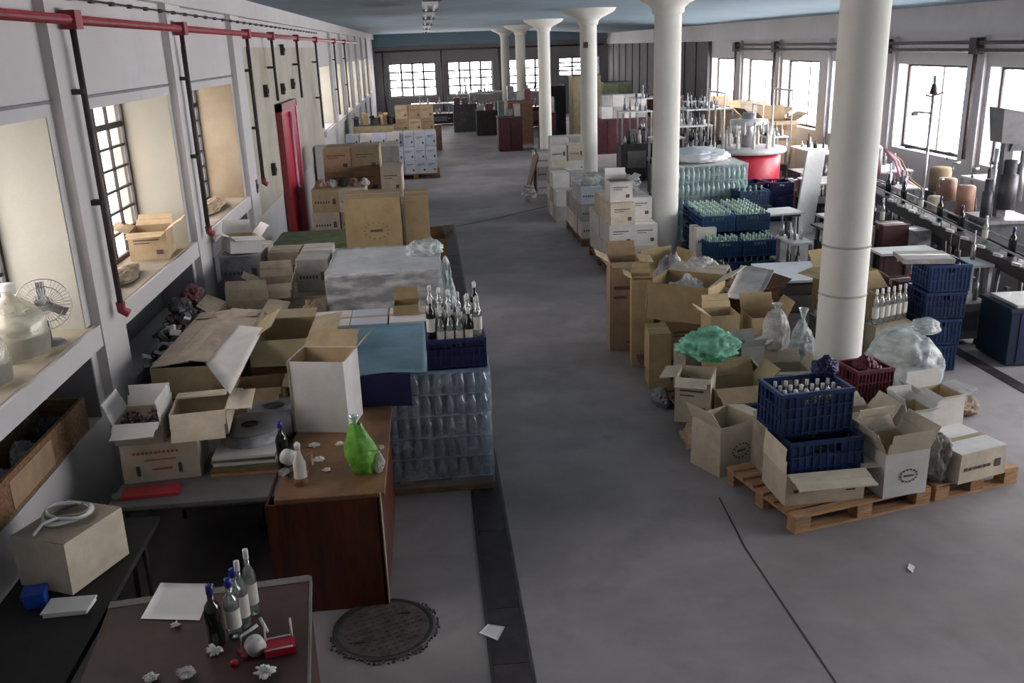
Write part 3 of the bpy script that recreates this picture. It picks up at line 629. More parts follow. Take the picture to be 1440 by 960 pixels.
MB().box(-.17, -.055, 0, .19, .10, .012).build('cover', 'folder_red', f, bevel=.003); MB().box(-.16, -.05, .012, .18, .095, .02).build('pages', 'folder_red', f); MB().lathe([(.03, .0), (.03, .03)], 14, T(-.19, -.02, .0)).build('tape_roll', 'cable_grey', f, True)
q = Pz((345, 668), Z1)
o = root('wooden_board', (q.x, q.y+.13, Z1), 0, 'stack of short wooden boards under the papers on the grey table', 'board')
for k in range(2): MB().box(-.22, -.13, .002+k*.022, .22, .13, .022+k*.022, j=.002).build('board', 'pallet_wood' if k == 0 else 'wood_old', o)
o = root('paper_stack', (q.x, q.y+.14, Z1+.046), .03, 'thick stack of pale papers on the wooden boards', 'paper')
for k in range(4): MB().box(-.21+R.uniform(-.01, .01), -.12, k*.022, .20, .12, .02+k*.022, j=.004).build('paper_layer', 'carton_white' if k % 2 else 'board_green', o)
o = root('strapping_roll', (q.x-.0, q.y+.32, Z1), 0, 'grey strapping roll with a dark hub lying on the grey table', 'roll')
MB().lathe([(.07, 0), (.20, .0), (.20, .22), (.07, .22)], 28, None, False).build('roll_body', 'junk_grey', o, True); MB().lathe([(.0, .225), (.065, .225), (.065, .03)], 20, None, False).build('hub', 'iron', o, True); MB().lathe([(.06, .222), (.215, .222), (.215, .232), (.06, .232)], 28, None, False).build('flange', 'machine_grey', o, True)
o = root('strapping_roll', (q.x+.10, q.y+.72, Z1), 0, 'second grey roll behind, partly under film', 'roll')
MB().lathe([(.07, 0), (.19, .0), (.19, .2), (.07, .2)], 28, None, False).build('roll_body', 'junk_grey', o, True); MB().lathe([(.0, .205), (.065, .205), (.065, .03)], 20, None, False).build('hub', 'iron', o, True)
# ---- long open cartons on the hidden table
carton_at('brown carton under the long open one, on the hidden table', -1.95, 6.98, Z1, .64, .62, .235, 0, 'kraft_dull', marks='lines')
carton_at('flat brown carton under the far end of the long one', -1.95, 7.63, Z1, .64, .62, .235, 0, 'kraft_dull', marks=None)
r = carton_at('long olive-brown carton with open side flaps, lying towards the wall', -1.86, 7.3, 1.0, .56, 1.5, .22, -.02, 'kraft_olive', flaps=(None, -85, -84, -82), marks=None, fm='kraft_dull')
sheet('long_lid', [Pz((290, 512), 1.24), Pz((324, 556), 1.24), Pz((371, 462), 1.29), Pz((334, 458), 1.29)], .008, 'carton_white', n=6, wob=.004); tag(bpy.data.objects['long_lid'], 'long pale cardboard lid with a white edge lying over the long carton', 'lid')
r = carton_at('open kraft carton with folded back flap beside the long one', -1.28, 7.3, 1.05, .46, .62, .20, 0, 'kraft_olive', flaps=(150, 85, -60, 80), marks=None)
r = carton_at('dark brown open carton under the folded-flap carton', -1.28, 7.28, Z1, .46, .64, .285, 0, 'wood_old', flaps=None, marks='row', tape=False)
r = carton_at('small kraft carton with drooping flap beside the strapping roll', -1.40, 6.68, Z1, .36, .3, .26, .05, 'kraft', flaps=(120, None, 70, 100), marks=None)
# ---- on the wooden desk
r, w, d, h = carton('tall white carton with an open tan top on the wooden desk', (415, 607), (492, 608), 508, .36, .80, m='carton_white', flaps=(None, 60, None, 45), fm='kraft_light', marks=None)
MB().box(-w/2-.004, -d/2-.005, .0, -w/2+.012, -d/2+.01, h).build('worn_edge', 'kraft_dull', r)
q = Pz((424, 680), .80); r = root('glue_bottle', q, .3, 'beige squeeze bottle with a hooked handle on the wooden desk', 'bottle')
MB().lathe([(.035, 0), (.042, .02), (.04, .15), (.02, .2), (.014, .25)], 14).build('bottle_body', 'label_paper', r, True); MB().tube([(.03, 0, .17), (.08, 0, .2), (.08, 0, .12), (.035, 0, .06)], .010).build('handle', 'junk_tan', r, True); MB().lathe([(.018, .24), (.02, .275), (.006, .29)], 10).build('cap', 'cap_white', r, True); MB().lathe([(.043, .0), (.043, .05)], 14).build('dark_foot', 'wood_old', r, True)
q = Pz((408, 668), .80); r = root('tape_gun', q, .9, 'chrome and dark tape gun at the wall-side corner of the wooden desk', 'tool')
MB().lathe([(.05, -.025), (.05, .025)], 18, T(0, 0, .13, 0, PI/2)).build('roll', 'cap_white', r, True); MB().box(-.08, -.02, .03, .04, .02, .06).build('frame', 'steel', r); MB().box(-.02, -.02, 0, .02, .02, .12).build('grip', 'iron', r)
put(wd, (400, 655), .802, 'dark bottle with a blue cap at the corner of the wooden desk')
for i, (p, s) in enumerate([((448, 648), .10), ((460, 662), .07), ((441, 628), .09), ((478, 626), .08)]):
    q = Pz(p, .80); bag(['white paper scrap in the middle of the wooden desk', 'small white scrap nearer the front edge of the wooden desk', 'white cloth scrap close under the tall white carton', 'pinkish white scrap beside the green bag'][i], q.x, q.y, .80, s, s*.7, s*.35, 'paper', 'crumpled_paper', False, 30+i, 'paper', .5)
q = Pz((512, 668), .80); r = root('plastic_bag', (q.x, q.y+.04, .80), .0, 'bright green plastic bag standing at the aisle edge of the wooden desk', 'bag')
mb = MB(); n = 16; prof = [(.055, 0), (.075, .05), (.085, .14), (.075, .22), (.045, .30), (.03, .345)]
vs = []; fs = []
for k, (q2, z) in enumerate(prof):
    for i in range(n): a = 2*PI*i/n; w2 = q2*(1+.22*math.sin(5*a+k)); vs.append((w2*math.cos(a)*1.15-.10*(z**1.2), w2*math.sin(a)*.7, z))
for k in range(len(prof)-1):
    for i in range(n): j = (i+1) % n; fs.append((k*n+i, k*n+j, (k+1)*n+j, (k+1)*n+i))
fs.append(tuple(range(n))[::-1]); mb.add(vs, fs); o = mb.build('bag_body', 'bag_green', r, True); MB().lathe([(.02, .33), (.012, .36), (.03, .40)], 8, T(-.035, 0, 0), False).build('gathered_top', 'glass_green', r, True)
q = Pz((537, 664), .80); bag('small white bag hanging at the corner behind the green bag', q.x-.02, q.y+.02, .80, .10, .10, .15, 'bag_white', seed=4)
# ================= niches and sills along the window wall =================
XN = XL-.17
r = root('wooden_crate', (XN, 5.35, .97), 0, 'long low brown wooden crate lying in the nearest wall niche', 'crate')
for s in (-1, 1): MB().box(s*.15-.01, -.72, 0, s*.15+.01, .72, .24, j=.003).build('side_board', 'wood_old', r)
for s in (-1, 1): MB().box(-.14, s*.71-.01, 0, .14, s*.71+.01, .24).build('end_board', 'wood_old', r)
MB().box(-.14, -.7, 0, .14, .7, .015).build('bottom_board', 'wood_old', r); MB().box(.16, -.5, .03, .166, .1, .2).build('rusty_patch', 'kraft', r)
for i, (y, s, m, l, z) in enumerate([(5.05, (.2, .3, .18), 'junk_grey', 'grey bundle in the long crate of the nearest niche', .99), (5.75, (.2, .34, .22), 'junk_black', 'black bundle at the far end of the long niche crate', .99), (5.4, (.18, .26, .2), 'bag_white', 'pale film bundle between the dark ones in the niche crate', .99), (4.38, (.24, .3, .16), 'blue_plastic', 'blue plastic bundle in the nearest niche before the crate', .97), (4.1, (.24, .3, .2), 'crate_teal', 'teal bundle at the viewpoint end of the nearest niche', .97)]):
    bag(l, XN, y, z, *s, m, 'bundle', False, 40+i, 'bundle', .25)
r = root('storage_crate', (-2.27, 7.85, 0), 0, 'dark stack of crates by the wall carrying a heap of scrap', 'crate')
for k in range(4):
    MB().box(-.11, -.75, k*.25, .11, .75, k*.25+.235).build('crate_tier', 'crate_black', r)
r = root('packaging_scrap', (-2.27, 7.85, .985), 0, 'heap of red, black and silver packaging scrap below the second window', 'scrap')
for mm, cc in (('junk_red', 60), ('junk_black', 70), ('steel', 70), ('paper', 30)):
    mb = MB()
    for i in range(cc):
        y = R.uniform(-.72, .72); y2 = y*.6+(.3 if mm == 'junk_red' else -.2 if mm in ('steel', 'paper') else 0); y2 = max(-.72, min(.72, y2+R.uniform(-.2, .2))); x = R.uniform(-.11, .11)
        top = .30-.35*abs(x)-.12*abs(y2); s = R.uniform(.02, .06)
        mb.cbox(0, 0, 0, s*1.6, s, s*.5, T(x, y2, R.uniform(.03, max(.05, top)), R.uniform(0, 3), R.uniform(-1, 1), R.uniform(-1, 1)))
    mb.build('scrap_pieces', mm, r)['kind'] = 'stuff'
bag('dark red and black clothing bundle on the scrap heap', -2.27, 8.4, 1.24, .22, .4, .16, 'junk_red', 'bundle', False, 51, 'bundle', .25)
bag('black bundle on the scrap heap nearer the carton', -2.27, 7.95, 1.26, .22, .36, .14, 'junk_black', 'bundle', False, 52, 'bundle', .25)
carton_at('brown carton standing between the scrap heap and the pale cartons', -1.86, 8.55, 0, .42, .5, 1.12, .0, 'kraft_dull', flaps=(120, 10, 60, 100), marks=None)
carton_at('white-sided carton end standing beside the scrap heap', -2.09, 8.16, 0, .10, .3, 1.10, 0, 'carton_grey', marks=None)
stack(-2.3, 9.75, 0, 0, 1, 2, 4, .44, .42, .34, ['carton_grey', 'junk_grey'], 'grey film-covered box in the stack below the third window', 'grey boxes below the third window', marks='row')
carton_at('pale open carton leaning on top of the grey stack below the third window', -2.1, 9.98, 1.37, .34, .3, .18, .5, 'carton_white', flaps=(100, 20, 80, 40), marks=None, tilt=(0, .1))
stack(-2.37, 11.0, 0, 0, 1, 2, 2, .36, .5, .5, ['carton_grey'], 'grey box by the pilaster before the red door', 'grey boxes near the red door', marks=None)
# glass carboys on the nearest sill, carton on the second
for i, (y, s, l) in enumerate([(5.72, 1.0, 'big round glass carboy at the far end of the nearest window sill'), (5.2, .9, 'second glass carboy on the nearest window sill, before the round one'), (4.72, .8, 'smallest glass carboy on the nearest window sill')]):
    r = root('glass_carboy', (XL-.2, y, SZ+.006), 0, l, 'carboy')
    MB().lathe([(.12*s, 0), (.17*s, .04*s), (.185*s, .16*s), (.17*s, .28*s), (.10*s, .36*s), (.04*s, .40*s), (.04*s, .45*s)], 24).build('glass_body', 'carboy', r, True); MB().lathe([(.045*s, .44*s), (.05*s, .48*s)], 14).build('stopper', 'cap_white', r, True)
    MB().lathe([(.176*s, .03*s), (.188*s, .12*s), (.19*s, .16*s)], 24, None, False).build('basket', 'cable_grey', r, True)
carton_at('pale film-wrapped box on the nearest sill before the carboys', XL-.17, 4.3, SZ+.006, .26, .3, .2, .1, 'kraft_pale', flaps=(100, 40, 80, 60), marks=None)
f = root('desk_fan', (XL-.12, 5.98, SZ+.006), .5, 'grey round fan leaning in the far corner of the nearest sill', 'fan')
MB().lathe([(.10, 0), (.09, .02), (.02, .03), (.015, .16)], 18).build('stand', 'machine_grey', f, True)
mb = MB()
for k in range(20): a = PI*k/20; mb.tube([(.17*math.cos(a), -.03, .28+.17*math.sin(a)), (0, -.07, .28), (-.17*math.cos(a), -.03, .28-.17*math.sin(a))], .002, 4)
for q in (.06, .12, .17): mb.tube([(q*math.cos(t/24*2*PI), -.04-.02*(1-q/.17), .28+q*math.sin(t/24*2*PI)) for t in range(25)], .003, 4)
mb.build('grille', 'steel', f); MB().lathe([(.05, -.02), (.05, .08)], 14, T(0, 0, .28, 0, -PI/2)).build('motor', 'machine_grey', f, True)
for k in range(3): o = MB().box(-.03, -.004, .03, .03, .004, .15).build('blade', 'junk_grey', f); o.matrix_local = T(0, -.03, .28) @ Matrix.Rotation(k*2*PI/3, 4, 'Y') @ Matrix.Rotation(.4, 4, 'Z')
carton_at('yellowish carton with ragged flaps on the second window sill', XL-.20, 8.72, SZ+.006, .34, .42, .26, .1, 'kraft_light', flaps=(100, 60, 70, 60), marks='lines')
bag('crushed film and paper rubbish along the second window sill', XL-.2, 7.7, SZ+.006, .3, .9, .11, 'junk_tan', 'rubbish', False, 60, 'rubbish', .4)
bag('pale rubbish bag at the near end of the second window sill', XL-.2, 7.25, SZ+.006, .26, .4, .12, 'bag_white', 'rubbish', False, 61, 'rubbish', .4)
bag('brown rubbish on the third window sill', XL-.2, 11.3, SZ+.006, .3, 1.2, .14, 'junk_tan', 'rubbish', False, 62, 'rubbish', .4)
# ================= bottle pallets on the left =================
def bottle_pallet(label, x, y, w, d, nz, glass, bh=.165, sheetm='film_white', film='film', z=0, pm='wood_old', br=.042, sag=True, topm=None):
    r = root('bottle_pallet', (x, y, z), 0, label, 'pallet load')
    for s in (-1, 0, 1): MB().box(-w/2, s*(d/2-.06)-.05, 0, w/2, s*(d/2-.06)+.05, .1, j=.002).build('pallet_runner', pm, r)
    for i in range(6): MB().box(-w/2+i*(w-.12)/5, -d/2, .1, -w/2+i*(w-.12)/5+.12, d/2, .125, j=.001).build('deck_board', pm, r)
    nx, ny = int(w/(2*br)), int(d/(2*br)); zt = .125
    for L in range(nz):
        MB().box(-w/2, -d/2, zt, w/2, d/2, zt+.006).build('tier_sheet', sheetm, r); mb = MB()
        for i in range(nx):
            for k in range(ny):
                if not (k < 2 or i < 1 or i > nx-3 or (L == nz-1 and topm is None)): continue
                mb.lathe([(br*.92, .007), (br*.92, bh*.62), (br*.36, bh*.8), (br*.36, bh*.98)], 7, T(-w/2+(i+.5)*w/nx, -d/2+(k+.5)*d/ny, zt), False)
        mb.build('glass_bottles', glass, r, True)['kind'] = 'stuff'; zt += bh
    core = MB().box(-w/2+2.4*br, -d/2+4.4*br, .13, w/2-4.6*br, d/2-.02, zt-.01).build('inner_bottles', 'film_white' if glass != 'glass_bluish' else 'sheet_blue', r)
    MB().box(-w/2-.01, -d/2-.01, zt, w/2+.01, d/2+.01, zt+.012, j=.004).build('top_sheet', topm or sheetm, r)
    if film:
        mb = MB(); n = 24; vs = []; fs = []; e = .015
        per = [(-w/2-e, -d/2-e), (w/2+e, -d/2-e), (w/2+e, d/2+e), (-w/2-e, d/2+e)]
        ring = []
        for a in range(4):
            p, q = per[a], per[(a+1) % 4]
            for i in range(n): ring.append((p[0]+(q[0]-p[0])*i/n, p[1]+(q[1]-p[1])*i/n))
        H2 = 16
        for k in range(H2+1):
            for (px, py) in ring:
                o = .010*noise.noise(Vector((px*9, py*9, k*.9)))*1.6; L = math.hypot(px, py); vs.append((px+px/L*o, py+py/L*o, .06+(zt-.03)*k/H2))
        N = len(ring)
        for k in range(H2):
            for i in range(N): j = (i+1) % N; fs.append((k*N+i, k*N+j, (k+1)*N+j, (k+1)*N+i))
        MB().add(vs, fs).build('stretch_film', film, r, True)
    return r, zt+.012
r, zt = bottle_pallet('shrink-wrapped pallet of bluish glass bottles beside the aisle drain', -.23, 7.22, 1.16, 1.2, 5, 'glass_bluish', .178, topm='sheet_blue')
o = sheet('plastic_sheet', [(-.84, 6.62, zt+.02), (-.12, 6.60, zt+.02), (-.12, 7.80, zt+.04), (-.8, 7.82, zt+.03)], .004, 'sheet_blue', n=14, wob=.03, seed=2); tag(o, 'crumpled light blue plastic sheet spread over the bottle pallet', 'sheet')
o = sheet('plastic_sheet', [(-.84, 6.585, zt-.22), (-.25, 6.575, zt-.24), (-.25, 6.58, zt+.02), (-.84, 6.585, zt+.02)], .004, 'crate_navy', n=6, wob=.0); tag(o, 'dark blue plastic sheet hanging over the bottle pallet front', 'sheet')
navy = crate_proto('bottle_crate', 'crate_navy', None, w=.44, d=.52, h=.24)
place(navy, (.11, 6.94, zt+.001), .03, 'dark blue bottle crate full of silver-topped bottles on the bottle pallet')
MB().box(-.2, -.24, .13, .2, .24, .136).build('divider_sheet', 'kraft_dull', navy)
sb = bottle_proto('sparkling_bottle', 'glass_clear', 'cap_white', .32, .034); sd = bottle_proto('dark_bottle', 'wine_glass_dark', 'cap_white', .33, .034)
for i in range(6):
    for k in range(6):
        place(sd if (i*5+k*3) % 4 == 0 else sb, (.11-.18+i*.072, 6.94-.20+k*.08, zt+.138+(.10 if (i+k) % 5 == 0 else 0)), 0, ('dark' if (i*5+k*3) % 4 == 0 else 'clear')+' bottle in the dark blue crate, row %s back, %s from the wall side' % (ORD[k], ORD[i]), 'bottles in the dark blue crate')
# second wrapped load and its neighbours
r, z2 = bottle_pallet('grey-white wrapped pallet load behind the bottle pallet', -.52, 9.3, 1.1, 1.2, 6, 'glass_bluish', .2, topm='film_white', film='bag_white')
bag('crumpled clear wrap gathered over the far corner of the white load', -.12, 9.55, z2-.02, .5, .6, .16, 'bag_clear', 'plastic_wrap', False, 70, 'wrap', .4)
bag('loose clear wrap hanging at the aisle side of the white load', .10, 9.0, .75, .16, .7, .7, 'bag_clear', 'plastic_wrap', False, 71, 'wrap', .4).location.z = .72
stack(-1.15, 7.88, 0, 0, 3, 1, 3, .34, .5, .36, ['carton_white', 'carton_cool'], 'white box in the low row behind the blue sheet', 'white boxes behind the blue sheet')
carton_at('small tan open carton on the white row behind the blue sheet', -.30, 8.2, 1.082, .24, .24, .09, 0, 'kraft_gold', flaps=(None, 10, None, None), marks=None)
stack(-1.80, 8.98, 0, 0, 2, 3, 4, .34, .42, .34, ['kraft_dull', 'carton_grey', 'kraft_dull'], 'dull box beside the white wrapped load', 'dull boxes beside the wrapped load', marks='row', skip={(0, 0, 3), (1, 0, 3), (0, 1, 3)})
carton_at('open dull carton lying on the brown stack by the wrapped load', -1.63, 9.15, 1.022, .34, .34, .2, .1, 'kraft_dull', flaps=(140, 30, 60, 20), marks=None)
for i in range(4): bag(['crumpled dark wrap', 'crumpled pale wrap', 'brown crushed paper', 'black crumpled sheet'][i]+' wedged between the long carton and the brown stack', -1.62+i*.2, 8.62, [.75, .8, .9, .7][i], .26, .24, .24, ['junk_black', 'bag_white', 'junk_tan', 'junk_black'][i], 'bundle', False, 75+i, 'bundle', .3)
bpy.data.objects
# dark base boxes that carry that bundle row
carton_at('dark flat carton under the crumpled bundles', -1.30, 8.46, 0, .66, .26, .72, 0, 'wood_old', marks=None)
# green boards on trestles, golden cartons
r = root('stacked_boards', (-1.70, 13.3, 0), 0, 'pile of green-grey boards lying on dark trestles before the red door', 'boards')
for s in (-1, 1): MB().box(s*.5-.04, -.5, 0, s*.5+.04, .5, .74).build('trestle', 'iron', r)
for k in range(3): MB().box(-.63+.03*k, -.62, .745+k*.035, .63, .62-.05*k, .775+k*.035, j=.012).build('board', 'board_green' if k else 'wood_old', r)
carton_at('small brown carton hanging at the front of the green boards', -1.5, 12.4, .0, .3, .3, .8, 0, 'kraft_dull', marks=None)
for i, (x, y, z, w, d, h, m, l, sk) in enumerate([
    (-.80, 12.4, 0, .76, .8, .78, 'kraft_gold', 'lower golden brown carton beside the aisle, mostly hidden', 'lines'),
    (-.80, 12.4, .785, .74, .8, .78, 'kraft_gold', 'big golden brown carton on top, facing the aisle', 'logo'),
    (-.20, 12.5, 0, .3, .7, .86, 'carton_cool', 'bluish wrapped carton low beside the golden ones', 'lines'),
    (-.22, 12.5, .865, .32, .7, .68, 'kraft_gold', 'narrow golden carton with a pale edge beside the big one', None),
    (-.62, 13.4, 0, .7, .7, 1.3, 'kraft_dull', 'tall dull carton behind the golden ones', None)]):
    carton_at(l, x, y, z, w, d, h, R.uniform(-.02, .02), m, marks=sk)
# cartons further along the window wall
stack(-2.05, 15.7, 0, 0, 2, 2, 3, .46, .4, .395, ['kraft_light', 'kraft_pale'], 'pinkish tan box beside the red door', 'tan boxes beside the red door', marks='row')
for i in range(5): bag('crumpled packing on the tan boxes, piece %s along' % ORD[i], -1.9+i*.19, 15.95, 1.186, .2, .2, .14, ['junk_tan', 'bag_white', 'junk_black', 'junk_tan', 'carton_white'][i], 'packing_paper', False, 80+i, 'paper', .5)
stack(-1.98, 17.4, 0, 0, 2, 2, 4, .52, .5, .42, ['kraft_olive', 'kraft_light'], 'large olive tan box past the red door', 'olive boxes past the red door', marks='lines')
stack(-.90, 16.6, 0, 0, 1, 2, 3, .38, .45, .46, ['kraft_pale'], 'pale tan box at the aisle side of the olive stack', 'pale boxes past the red door', marks='lines')
carton_at('small brown carton low beside the aisle behind the golden ones', .02, 15.0, 0, .34, .34, .4, .1, 'wood_old', flaps=(100, 30, 70, 50), marks=None)
carton_at('white shelf box by the wall past the red door', -2.2, 20.0, 0, .4, .5, 1.5, 0, 'carton_white', marks=None)
stack(-2.2, 21.2, 0, 0, 3, 2, 3, .5, .5, .44, ['carton_grey', 'kraft_olive', 'carton_white'], 'dull white box by the mid-hall wall', 'dull boxes along the wall', marks=None)
# white-blue cartons on a pallet
pallet('dark pallet under the white cartons midway down the aisle', -.4, 25.9, 0, 1.3, 1.3, m='wood_old')
stack(-1.0, 25.3, .14, 0, 4, 3, 3, .30, .40, .36, ['carton_cool'], 'bluish white carton on the pallet midway down the aisle', 'bluish white cartons midway down the aisle', marks='lines', skip={(0, 0, 2), (1, 0, 2), (3, 0, 2)})
stack(-2.25, 25.6, 0, 0, 4, 1, 3, .36, .4, .41, ['carton_cool', 'carton_white'], 'bluish white carton in the row by the wall', 'bluish white cartons by the wall', marks='row')
stack(-.95, 27.8, 0, 0, 3, 2, 5, .38, .4, .36, ['kraft_light', 'kraft'], 'tan carton in the tall stack midway down the hall', 'tan cartons in the tall stack', marks='lines')
r = carton_at('olive wooden chest with a dark lid by the far windows', -1.6, 27.9, 0, 1.15, .8, 1.3, 0, 'kraft_olive', marks=None, fm='junk_black')
for i in range(5): carton_at('open tan carton on the dark chest by the far windows, %s along' % ORD[i], -2.1+i*.26, 28.0, 1.3, .15, .24, .18+.1*(i % 2), .2*i, 'kraft' if i % 2 else 'junk_black', flaps=(100, 30, 60, 50), marks=None)
# ================= front pallets =================
a14 = math.radians(14)
pallet('front wooden pallet under the blue crates, nearest the viewpoint', 2.91, 6.15, a14, 1.2, .9)
pallet('wooden pallet under the pale carton and greenish bag, at the open floor', 3.93, 6.41, a14, .8, .9)
PZ = .138
blue = crate_proto('bottle_crate', 'crate_blue', None, .56, .36, .34)
r, w, d, h = carton('low open carton with a tall side flap holding a blue crate at the pallet front', (1103, 712), (1214, 701), 668, .42, PZ, m='kraft_pale', flaps=(100, None, 0, 95), marks='row', tape=False)
c = r.location
place(blue, (c.x+.03, c.y+.02, PZ+.02+.08), r.rotation_euler.z+.03, 'blue crate tilted in the low open carton, under the upper blue crate', rx=-.12)
place(blue, (c.x-.03, c.y+.16, .60), r.rotation_euler.z+.06, 'upper blue crate holding white-capped bottles on the front pallet')
carton_at('pale carton hidden under the upper blue crate', c.x-.02, c.y+.40, PZ, .5, .30, .45, .1, 'kraft_dull', marks=None)
wcap = bottle_proto('white_capped_bottle', 'glass_clear', 'cap_white', .30, .034)
for i in range(6):
    for k in range(3): place(wcap, (c.x-.03-.2+i*.082, c.y+.06+k*.095, .63), 0, 'clear white-capped bottle in the upper blue crate, %s from its side, %s row' % (ORD[i], ORD[k]), 'bottles in the upper blue crate')
bag('dark blue crumpled sack on the back corner of the upper crate', c.x+.18, c.y+.32, .93, .26, .2, .16, 'crate_navy', 'sack', False, 90, 'sack', .4)
place(blue, (c.x+.1, c.y+1.04, .01), .1, 'blue crate on the floor in the shadow behind the front pallet load')
carton('open pale carton with a printed ring standing at the middle of the pallets', (1241, 701), (1301, 691), 640, .40, PZ, m='carton_white', flaps=(12, 40, 25, 30), marks='logo', tape=False, fm='kraft_pale')
r = carton_at('taller open carton behind the ringed one, beside the blue crates', 3.28, 6.42, PZ, .34, .32, .38, .15, 'kraft_pale', flaps=(20, 60, 30, 40), marks='lines')
carton_at('white carton standing upright between the column and the pale carton', 3.70, 6.44, PZ, .24, .26, .42, .1, 'carton_white', flaps=(60, 20, 10, 40), marks=None)
carton('pale closed carton at the far end of the pallets', (1347, 681), (1411, 665), 640, .46, PZ, m='kraft_pale', marks='row', fm='carton_white')
carton_at('open white carton with a raised back flap behind the pale closed one', 4.10, 6.78, PZ, .36, .30, .38, .2, 'carton_white', flaps=(60, 5, 40, 80), marks=None)
q = Pz((1325, 684), PZ); bag('greenish grey sack wedged between the two pale cartons', q.x+.0, q.y+.16, PZ, .24, .34, .40, 'cable_grey', 'sack', False, 91, 'sack', .3)
red = crate_proto('bottle_crate', 'crate_red', None, .34, .30, .34)
place(red, (3.62, 7.08, 0), .2, 'lower dark red crate beside the nearest column')
place(red, (3.62, 7.08, .35), .15, 'upper dark red crate beside the nearest column')
bag('dark red net sack in the upper red crate', 3.62, 7.08, .52, .28, .26, .26, 'crate_red', 'sack', False, 92, 'sack', .3)
# ================= heap beside the first two columns =================
pallet('dark pallet under the heap of open cartons', 2.72, 7.75, 0, 1.1, 1.0, m='wood_old')
pallet('dark pallet under the far part of the carton heap', 2.72, 9.45, 0, 1.2, 1.3, m='wood_old')
carton('printed carton alone on the floor at the corner of the heap', (1012, 672), (1063, 655), 604, .36, 0, m='kraft_pale', flaps=(None, None, 30, 100), marks='logo')
r, w, d, h = carton('pale carton at the aisle corner of the heap, below the green bag', (948, 592), (998, 597), 530, .34, PZ, m='kraft_pale', flaps=(110, None, 100, None), marks='lines')
carton('open tan carton with flaps out in the middle of the heap front', (1004, 592), (1080, 584), 548, .34, PZ, m='kraft_light', flaps=(125, 20, 70, 40), marks='lines')
carton('open tan carton with amber inside at the column side of the heap', (1072, 568), (1136, 566), 524, .28, PZ, m='kraft_pale', flaps=(80, 20, 45, 30), marks=None)
carton_at('small white carton beside the green bag', 2.90, 7.98, PZ, .24, .22, .50, .1, 'carton_white', flaps=(30, 20, 90, 70), marks=None)
carton_at('kraft carton under the green bag', 2.50, 8.02, PZ, .50, .42, .46, 0, 'kraft_dull', marks=None)
q = (2.46, 7.80); bag('mint green translucent plastic bag full of scrap on the heap', q[0], q[1], .60, .68, .60, .30, 'bag_mint', seed=5, knot=False, amp=.42)
carton_at('upright kraft carton at the aisle edge of the heap, third in line', 2.22, 8.75, .01, .22, .38, .58, -.1, 'kraft_gold', marks=None)
carton_at('tall kraft carton at the far aisle corner of the heap', 2.12, 10.0, 0, .34, .4, 1.05, -.1, 'kraft', flaps=(100, 30, 60, 95), marks='lines')
carton_at('tall kraft carton next to the far aisle corner one', 2.20, 9.42, 0, .22, .3, .98, -.15, 'kraft_gold', flaps=(60, 30, 60, None), marks=None)
carton_at('lower kraft carton carrying the wide open one', 2.68, 9.35, PZ, .62, .62, .42, 0, 'kraft_gold', marks='lines')
r = carton_at('wide open golden carton full of white film on the heap', 2.66, 9.28, .56, .66, .60, .40, -.6, 'kraft_gold', flaps=(None, 80, 175, 60), marks=None, fm='kraft_pale')
bag('grey-white film stuffed in the wide open carton', 2.66, 9.28, .60, .56, .5, .42, 'bag_white', seed=8, knot=False, amp=.4)
bag('white film bag hanging over the far side of the wide carton', 2.95, 9.75, .80, .5, .4, .28, 'bag_white', seed=9, knot=False, amp=.4)
carton_at('kraft carton at the near side of the heap, behind the green bag', 2.80, 8.52, 0, .30, .30, .80, 0, 'kraft_light', flaps=(None, 30, 60, None), marks='lines')
carton_at('golden kraft carton in the middle of the heap, behind the green bag', 3.24, 8.52, 0, .36, .34, .76, 0, 'kraft_gold', flaps=(170, 30, None, 30), marks=None)
carton_at('dark brown open carton behind the golden kraft one', 3.5, 9.6, PZ, .42, .42, .58, .3, 'wood_old', flaps=(60, 70, 80, 60), marks=None)
o = sheet('cardboard_sheet', [(3.0, 9.0, .80), (3.3, 8.85, .78), (3.75, 9.6, .90), (3.45, 9.85, .92)], .01, 'carton_grey', n=6, wob=.02); tag(o, 'grey crumpled cardboard sheet lying askew over the heap', 'cardboard')
bag('clear plastic bag standing against the nearest column', 3.50, 8.15, .0, .34, .3, .80, 'bag_clear', seed=11, amp=.12)
bag('white knotted bag on the golden kraft carton', 3.18, 8.02, .55, .28, .26, .40, 'bag_white', seed=12, amp=.12)
bag('black sack at the far side of the heap', 3.25, 9.95, .0, .5, .4, 1.0, 'junk_black', 'sack', False, 13, 'sack', .3)
bag('purplish grey film bundle at the back of the heap', 2.85, 10.6, .0, .7, .5, .98, 'junk_grey', 'bundle', False, 14, 'bundle', .4)
carton_at('open golden carton with a raised flap behind the heap by the second column', 2.95, 11.3, 0, .5, .4, .62, .3, 'kraft_gold', flaps=(100, 10, 40, 10), marks=None)
bag('tan bundle on the floor edge of the heap', 2.15, 7.15, .0, .26, .4, .22, 'junk_tan', 'bundle', False, 15, 'bundle', .5)
bag('grey film scrap on the floor beside the heap', 2.12, 8.2, .0, .22, .5, .16, 'junk_grey', 'bundle', False, 16, 'bundle', .5)
